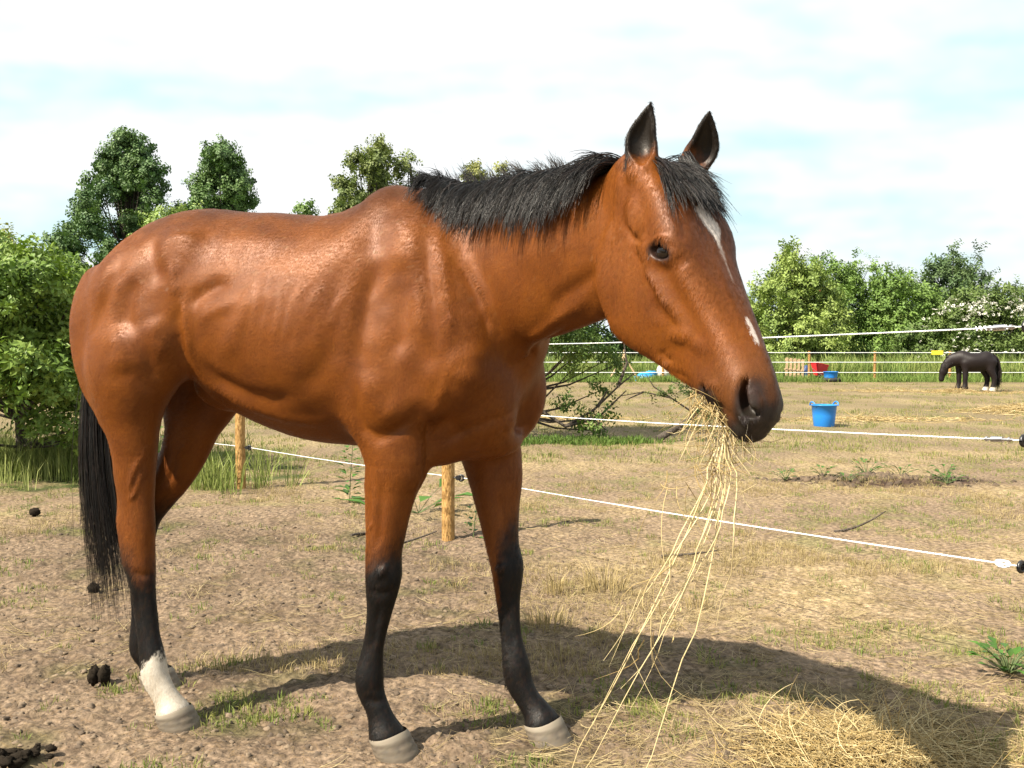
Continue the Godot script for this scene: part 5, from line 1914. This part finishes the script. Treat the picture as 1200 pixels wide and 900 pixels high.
func make_hay() -> void:
	var rng := RandomNumberGenerator.new()
	rng.seed = 41
	var hay := mat(Color.WHITE, .5, true)
	hay.backlight_enabled = true
	hay.backlight = Color(.3, .28, .2)
	var c0 := Vector3(.32, .225, .085)
	var c1 := Vector3(.66, .54, .29)
	# the wisp in the horse's mouth
	var mouth := Vector3(-.285, 0, -3.05) + Basis(Vector3.UP, -deg_to_rad(18.0)) * hd(.585, -.150, .035)
	var root := thing("hay_wisp", "long straggling wisp of hay hanging from the horse's mouth to the ground", "hay", mouth)
	var hair := []
	for i in 120:   # the tangle at the lips
		var along := rng.randf()
		var from := (Vector3(-.045, .045, -.01)).lerp(Vector3(.055, -.03, .0), along) + Vector3(rng.randfn() * .010, rng.randfn() * .010, rng.randfn() * .016)
		var dir := Vector3(rng.randfn() * .7 - .1, -.8 + rng.randfn() * .5, .25 + rng.randfn() * .5)
		hair.append([bent(from, dir, rng.randf_range(.04, .15), .12, rng), rng.randf_range(.0007, .0013)])
	for i in 32:   # loose stalks halfway down
		var t := pow(rng.randf(), 1.3)
		var from := Vector3(-.19 * t, -.50 * t, .02) + Vector3(rng.randfn() * (.022 + .015 * sin(t * PI)), rng.randfn() * .04, rng.randfn() * .03)
		var dir := Vector3(rng.randfn() * .38 - .18, -1.0 + rng.randfn() * .35, rng.randfn() * .35)
		hair.append([bent(from, dir, rng.randf_range(.07, .22), .03, rng), rng.randf_range(.0008, .0015)])
	for i in 16:   # stray ends to the sides
		var from := Vector3(rng.randfn() * .03, -.05 - rng.randf() * .12, .02)
		hair.append([bent(from, Vector3(rng.randfn(), -.2 + rng.randfn() * .4, rng.randfn() * .5), rng.randf_range(.08, .16), .10, rng), .0011])
	part(hair_mesh(hair, rng, c0, c1), "tangle", hay, root)
	# long single stalks down to the ground
	var ends := [[Vector3(-.44, -1.0, -.06), -.04], [Vector3(-.47, -1.0, .02), .03], [Vector3(-.27, -.98, .05), .03], [Vector3(-.27, -.68, .03), -.03], [Vector3(-.22, -.60, .03), .02], [Vector3(-.25, -.54, .02), -.02], [Vector3(-.10, -.50, .0), .02], [Vector3(.06, -.28, .03), .05], [Vector3(.0, -.46, .04), .03], [Vector3(-.19, -.66, .0), .0], [Vector3(-.11, -.42, .05), .04]]
	for e in ends:
		var end: Vector3 = e[0] - Vector3(0, mouth.y - 1.0, 0) if e[0].y < -.9 else e[0]
		var pts := PackedVector3Array()
		var k := Vector3(rng.randfn(), rng.randfn(), rng.randfn()) * .012
		for i in 15:
			var t := i / 14.0
			if i % 4 == 3:
				k = Vector3(rng.randfn(), rng.randfn() * .5, rng.randfn()) * .012
			pts.append(Vector3(.012, -.03, .01) + (end - Vector3(.012, -.03, .01)) * Vector3(pow(t, 1.35), t, t) + Vector3(e[1] * sin(t * PI) * .8, 0, .03 * sin(t * 4.0)) + k * sin(t * 9.0))
		part(hair_mesh([[pts, rng.randf_range(.0014, .0022)]], rng, c1 * .85, c1), "stalk", hay, root)
	# broken bits and seed heads on the ends
	var st := begin()
	for e in [ends[0], ends[1], ends[6]]:
		var end: Vector3 = e[0] - Vector3(0, mouth.y - 1.0, 0) if e[0].y < -.9 else e[0]
		for i in 9:
			var q := end + Vector3(.006 * i, .020 * i + .02, 0) + Vector3(rng.randfn(), rng.randfn(), rng.randfn()) * .004
			leaf(st, q, Vector3(rng.randfn() * .6 - .5, -.5 + rng.randfn() * .4, rng.randfn()), Vector3(0, 0, 1), .018, .0035, Color(.50, .38, .17))
	part(done(st), "seed_heads", M.straw, root).set_meta("kind", "stuff")
	# heap in the foreground
	root = thing("hay_heap", "heap of loose golden hay on the ground at the lower right", "hay", Vector3(1.02, 0, -2.86), "heaps of hay")
	heap(root, 2700, .27, .19, .055, .17, c0, c1, hay, rng, .0013)
	var far_spots := [[Vector3(5.6, 0, -15.6), "thin pale streak of hay on the field behind the blue tub", 520, 1.25, .35, .05], [Vector3(8.9, 0, -17.4), "raised heap of hay at the right edge of the field", 900, .75, .5, .16], [Vector3(10.7, 0, -24.3), "hay under the black pony's nose", 420, .55, .4, .10], [Vector3(12.9, 0, -24.0), "flat hay strewn behind the black pony's hind feet", 420, 1.3, .4, .05], [Vector3(9.2, 0, -25.0), "flat patch of hay on the field to the left of the pony", 300, .9, .4, .03], [Vector3(1.0, 0, -15.8), "pale flat hay on the field behind the apple tree", 260, 1.0, .3, .03]]
	for f in far_spots:
		root = thing("hay_patch", f[1], "hay", f[0], "heaps of hay")
		heap(root, f[2], f[3], f[4], f[5], .22, c0, c1, hay, rng, .0042)

func heap(root: Node3D, n: int, rx: float, rz: float, h: float, length: float, c0: Vector3, c1: Vector3, m: Material, rng: RandomNumberGenerator, r: float) -> void:
	var hair := []
	for i in n:
		var q := Vector2(rng.randfn() * .55, rng.randfn() * .55)
		var top := h * exp(-q.length_squared() * 1.6)
		var p := Vector3(q.x * rx * 1.3, top * pow(rng.randf(), .6) + .008, q.y * rz * 1.3)
		var a := rng.randf() * TAU
		var up := rng.randf_range(-.15, .25) if rng.randf() < .93 or r > .003 else rng.randf_range(.3, .9)
		var pts := bent(p, Vector3(cos(a), up, sin(a)), length * rng.randf_range(.4, 1.5), .09, rng)
		for k in pts.size():
			pts[k].y = maxf(pts[k].y, .004 + rng.randf() * .006)
		hair.append([pts, r * rng.randf_range(.6, 1.5)])
	part(hair_mesh(hair, rng, c0, c1), "loose_hay", m, root).set_meta("kind", "stuff")

# ---------------------------------------------------------------- what lies and grows on the ground
func blade_mesh(n: int, h: float, spread: float, w: float, rng: RandomNumberGenerator) -> ArrayMesh:
	var st := begin()
	st.set_smooth_group(-1)
	for i in n:
		var a := rng.randf() * TAU
		var o := Vector3(cos(a), 0, sin(a)) * spread * sqrt(rng.randf())
		var l := Vector3(cos(a) + rng.randfn() * .4, 0, sin(a) + rng.randfn() * .4) * h * rng.randf_range(.1, .55)
		var top := h * rng.randf_range(.55, 1.1)
		var b := rng.randf() * TAU
		var s := Vector3(cos(b), 0, sin(b)) * w * .5
		var g := rng.randf_range(.7, 1.2)
		st.set_color(Color(g, g, g))
		var mid := o + l * .3 + Vector3(0, top * .6, 0)
		var tip := o + l + Vector3(0, top * .95, 0)
		for v in [o - s, mid - s * .8, o + s, o + s, mid - s * .8, mid + s * .8, mid - s * .8, tip, mid + s * .8]:
			st.add_vertex(v)
	return done(st)

func grass_field(called: String, label: String, category: String, mesh: Mesh, n: int, place: Callable, tint0: Vector3, tint1: Vector3, size: Vector2, rng: RandomNumberGenerator, material: Material) -> void:
	var ts: Array[Transform3D] = []
	var cols := PackedColorArray()
	var tries := 0
	while ts.size() < n and tries < n * 12:
		tries += 1
		var p: Vector3 = place.call(rng)
		if p.y < -1.0:
			continue
		p.y = height(p.x, p.z) - .004
		var s := rng.randf_range(size.x, size.y)
		ts.append(Transform3D(Basis.from_euler(Vector3(rng.randfn() * .12, rng.randf() * TAU, rng.randfn() * .12)) * s, p))
		var t := tint0.lerp(tint1, rng.randf())
		cols.append(Color(t.x, t.y, t.z))
	var o := scatter(self, called, mesh, ts, cols, material)
	tag(o, label, category, "", "stuff")

func make_litter() -> void:
	var rng := RandomNumberGenerator.new()
	rng.seed = 51
	var no := Vector3(0, -9, 0)
	# short grass in patches all over the paddock
	var tuft := blade_mesh(9, .035, .03, .0035, rng)
	grass_field("short_grass", "short sparse grass growing in patches on the paddock", "grass", tuft, 7000, func(r):
		var z := -2.3 - 14.0 * pow(r.randf(), 1.7)
		var x: float = r.randf_range(-.62, .62) * (absf(z) + .8)
		var k := zones.get_noise_2d(x * 75, z * 75) * 1.1 - zones.get_noise_2d(x * 20, z * 20) * .5 + lumps.get_noise_2d(x * 60, z * 60) * .4
		return Vector3(x, 0, z) if k > .16 + .25 * trodden(x, z) * r.randf() else no, Vector3(.13, .18, .04), Vector3(.27, .26, .085), Vector2(.5, 1.3), rng, M.grass)
	# flattened straw and dead grass
	var hair := []
	for i in 4:
		hair.append([bent(Vector3(-.05, .004, (i - 2) * .012), Vector3(1, .02, rng.randfn() * .3), .10, .0, rng, 4), .0009])
	var straws := hair_mesh(hair, rng, Vector3(.8, .8, .8), Vector3(1, 1, 1))
	grass_field("straw_litter", "thin bits of straw strewn over the paddock soil", "straw", straws, 8500, func(r):
		var z := -2.2 - 9.0 * pow(r.randf(), 1.6)
		var x: float = r.randf_range(-.62, .62) * (absf(z) + .8)
		var k := .30 - trodden(x, z) * .32 + zones.get_noise_2d(x * 20, z * 20) * .5 + .75 * exp(-Vector2((x - .85) / .8, (z + 3.05) / .55).length_squared()) + .35 * exp(-Vector2((x - .5) / 1.0, (z + 4.6) / .7).length_squared())
		return Vector3(x, 0, z) if r.randf() < k else no, Vector3(.24, .17, .075), Vector3(.55, .44, .24), Vector2(.5, 1.35), rng, M.straw)
	# dead grass standing in small tufts
	var dry := blade_mesh(12, .045, .045, .0024, rng)
	grass_field("dry_grass", "dry yellow grass stubble on the paddock", "grass", dry, 2600, func(r):
		var z := -3.6 - 5.0 * pow(r.randf(), 1.5)
		var x: float = r.randf_range(-.6, .62) * (absf(z) + .6)
		var k := zones.get_noise_2d(x * 30 + 90, z * 30) +   .30 * exp(-Vector2((x - .45) / .7, (z + 4.5) / .55).length_squared())
		return Vector3(x, 0, z) if k > .25 and r.randf() < 1.0 - .8 * trodden(x, z) else no, Vector3(.26, .20, .085), Vector3(.42, .34, .17), Vector2(.5, 1.2), rng, M.straw)
	# tall grass under the apple tree, and along the far fence
	var long := blade_mesh(12, .34, .07, .007, rng)
	grass_field("long_grass", "long green grass at the foot of the apple tree and the fence posts", "grass", long, 1500, func(r):
		var q := Vector2(r.randfn(), r.randfn())
		if r.randf() < .03:
			return Vector3(-2.40 + q.x * .20, 0, -8.25 + q.y * .14)
		return Vector3(-4.75 + q.x * .85, 0, -9.35 + q.y * .38), Vector3(.15, .20, .04), Vector3(.30, .33, .11), Vector2(.4, 1.25), rng, M.grass)
	grass_field("tall_grass", "belt of tall uncut grass between the far fence and the hedge", "grass", blade_mesh(16, .75, .22, .022, rng), 5200, func(r):
		return Vector3(r.randf_range(-24, 27), 0, -32.4 - 4.2 * r.randf()), Vector3(.13, .20, .045), Vector3(.28, .32, .10), Vector2(.55, 1.25), rng, M.grass)
	grass_field("fence_grass", "low green grass along the foot of the far fence", "grass", blade_mesh(14, .22, .20, .018, rng), 2400, func(r):
		return Vector3(r.randf_range(-14, 24), 0, -31.0 - .9 * absf(r.randfn()) + .3), Vector3(.12, .20, .04), Vector3(.22, .29, .075), Vector2(.5, 1.2), rng, M.grass)
	grass_field("field_grass", "thin short grass on the far part of the field", "grass", blade_mesh(10, .07, .12, .010, rng), 6000, func(r):
		var z: float = r.randf_range(-10, -31)
		var x: float = r.randf_range(-.55, .6) * absf(z)
		return Vector3(x, 0, z) if zones.get_noise_2d(x * 20, z * 30) > -.02 else no, Vector3(.16, .19, .055), Vector3(.34, .30, .12), Vector2(.4, 1.0), rng, M.grass)
	grass_field("shade_grass", "strip of fresh green weeds on the field behind the horse's chest", "grass", blade_mesh(12, .09, .07, .012, rng), 420, func(r):
		return Vector3(.75 + r.randfn() * .55, 0, -12.1 + r.randfn() * .16), Vector3(.06, .12, .02), Vector3(.13, .19, .04), Vector2(.5, 1.1), rng, M.grass)
	# single dry tufts
	var names := ["largest pale dry grass tuft, right of the far foreleg", "dry grass tuft close behind the far foreleg, in the horse's shadow", "small dry tuft between the far foreleg and the largest tuft", "dry tuft right of the largest one, under the hanging hay", "thin dry tuft near the post between the forelegs"]
	var at := [Vector3(.45, 0, -4.80), Vector3(.16, 0, -4.22), Vector3(.20, 0, -4.75), Vector3(.85, 0, -4.5), Vector3(-.05, 0, -5.4)]
	for i in 5:
		var t := lone(blade_mesh([130, 110, 60, 50, 40][i], [.16, .10, .12, .09, .12][i], [.10, .10, .06, .07, .05][i], .0035, rng), "dry_tuft", tinted(lin(.36, .28, .13)), names[i], "grass tuft", "dry grass tufts")
		t.position = at[i]
	# clods of earth and crumbs
	var n := FastNoiseLite.new()
	n.frequency = .9
	var st := begin()
	blob(st, Vector3.ZERO, Vector3(1, .62, .85), n, .9, 9, 6)
	grass_field("soil_crumbs", "crumbs and small clods of dark soil scattered on the paddock", "soil", done(st), 9000, func(r):
		var z := -2.4 - 7.0 * pow(r.randf(), 1.5)
		var x: float = r.randf_range(-.62, .6) * (absf(z) + .6)
		return Vector3(x, 0, z) if r.randf() < .22 + .78 * trodden(x, z) else no, Vector3(.07, .05, .034), Vector3(.19, .14, .092), Vector2(.003, .015), rng, M.clod)
	grass_field("mound_crumbs", "dark crumbly soil of the small mound on the right", "soil", M_blob(n), 420, func(r):
		return Vector3(3.15 + r.randfn() * .42, 0, -8.65 + r.randfn() * .12), Vector3(.055, .038, .025), Vector3(.12, .085, .055), Vector2(.010, .035), rng, M.clod)
	# droppings
	var dung := mat(lin(.020, .0155, .011), .95)
	dung.metallic_specular = .2
	dung.normal_enabled = true
	dung.normal_texture = noise_tex(256, .08, 3, [], true, 10.0)
	dung.uv1_triplanar = true
	dung.uv1_scale = Vector3(14, 14, 14)
	var balls := [[Vector3(-1.472, .030, -3.50), Vector3(.019, .034, .030), "left half of the split dark dung ball beside the white-socked foot"], [Vector3(-1.437, .030, -3.50), Vector3(.020, .034, .030), "right half of the split dark dung ball beside the white-socked foot"], [Vector3(-2.0, .03, -4.76), Vector3(.026, .026, .026), "single dark dung ball behind the horse's tail"], [Vector3(-3.31, .03, -6.93), Vector3(.035, .028, .035), "dark dung lump far left, in front of the long grass"]]
	for b in balls:
		st = begin()
		n.seed += 1
		n.frequency = 1.9
		blob(st, Vector3.ZERO, b[1], n, .5, 20, 14)
		var o := lone(done(st), "dung_ball", dung, b[2], "dung", "droppings on the paddock")
		o.position = b[0]
	var pile := thing("dung_pile", "pile of dark dung lumps at the lower left corner", "dung", Vector3(-1.47, 0, -2.83), "droppings on the paddock")
	for i in 26:
		st = begin()
		n.seed += 1
		n.frequency = 1.5
		blob(st, Vector3.ZERO, Vector3(.019 * rng.randf_range(.7, 1.4), .012, .016) * rng.randf_range(.5, 1.3), n, 1.0, 14, 10)
		var o := part(done(st), "lump", dung, pile)
		o.position = Vector3(rng.randfn() * .06, .008 + .022 * rng.randf(), rng.randfn() * .035)
	# fallen sticks
	for s in [[Vector3(-.95, .012, -6.35), 1.3, "thin grey stick lying left of the post between the forelegs"], [Vector3(-.62, .012, -5.85), .35, "grey stick lying in front of the post between the forelegs"], [Vector3(1.0, .012, -5.6), .2, "thin stick lying right of the far foreleg"], [Vector3(2.2, .012, -6.3), .05, "thin stick on the bare ground at the right"]]:
		st = begin()
		tube(st, bent(Vector3(-.17, 0, 0), Vector3(1, 0, 0), .36, 0.0, rng, 6), .009, .004, 7)
		var o := lone(done(st), "stick", M.bark, s[2], "stick", "fallen sticks")
		o.position = s[0]
		o.rotation.y = s[1]

func M_blob(n: FastNoiseLite) -> ArrayMesh:
	var st := begin()
	n.seed = 12
	blob(st, Vector3.ZERO, Vector3(1, .75, .9), n, .9, 9, 6)
	return done(st)

func tinted(c: Color) -> StandardMaterial3D:
	var m: StandardMaterial3D = M.straw.duplicate()
	m.albedo_color = c
	return m
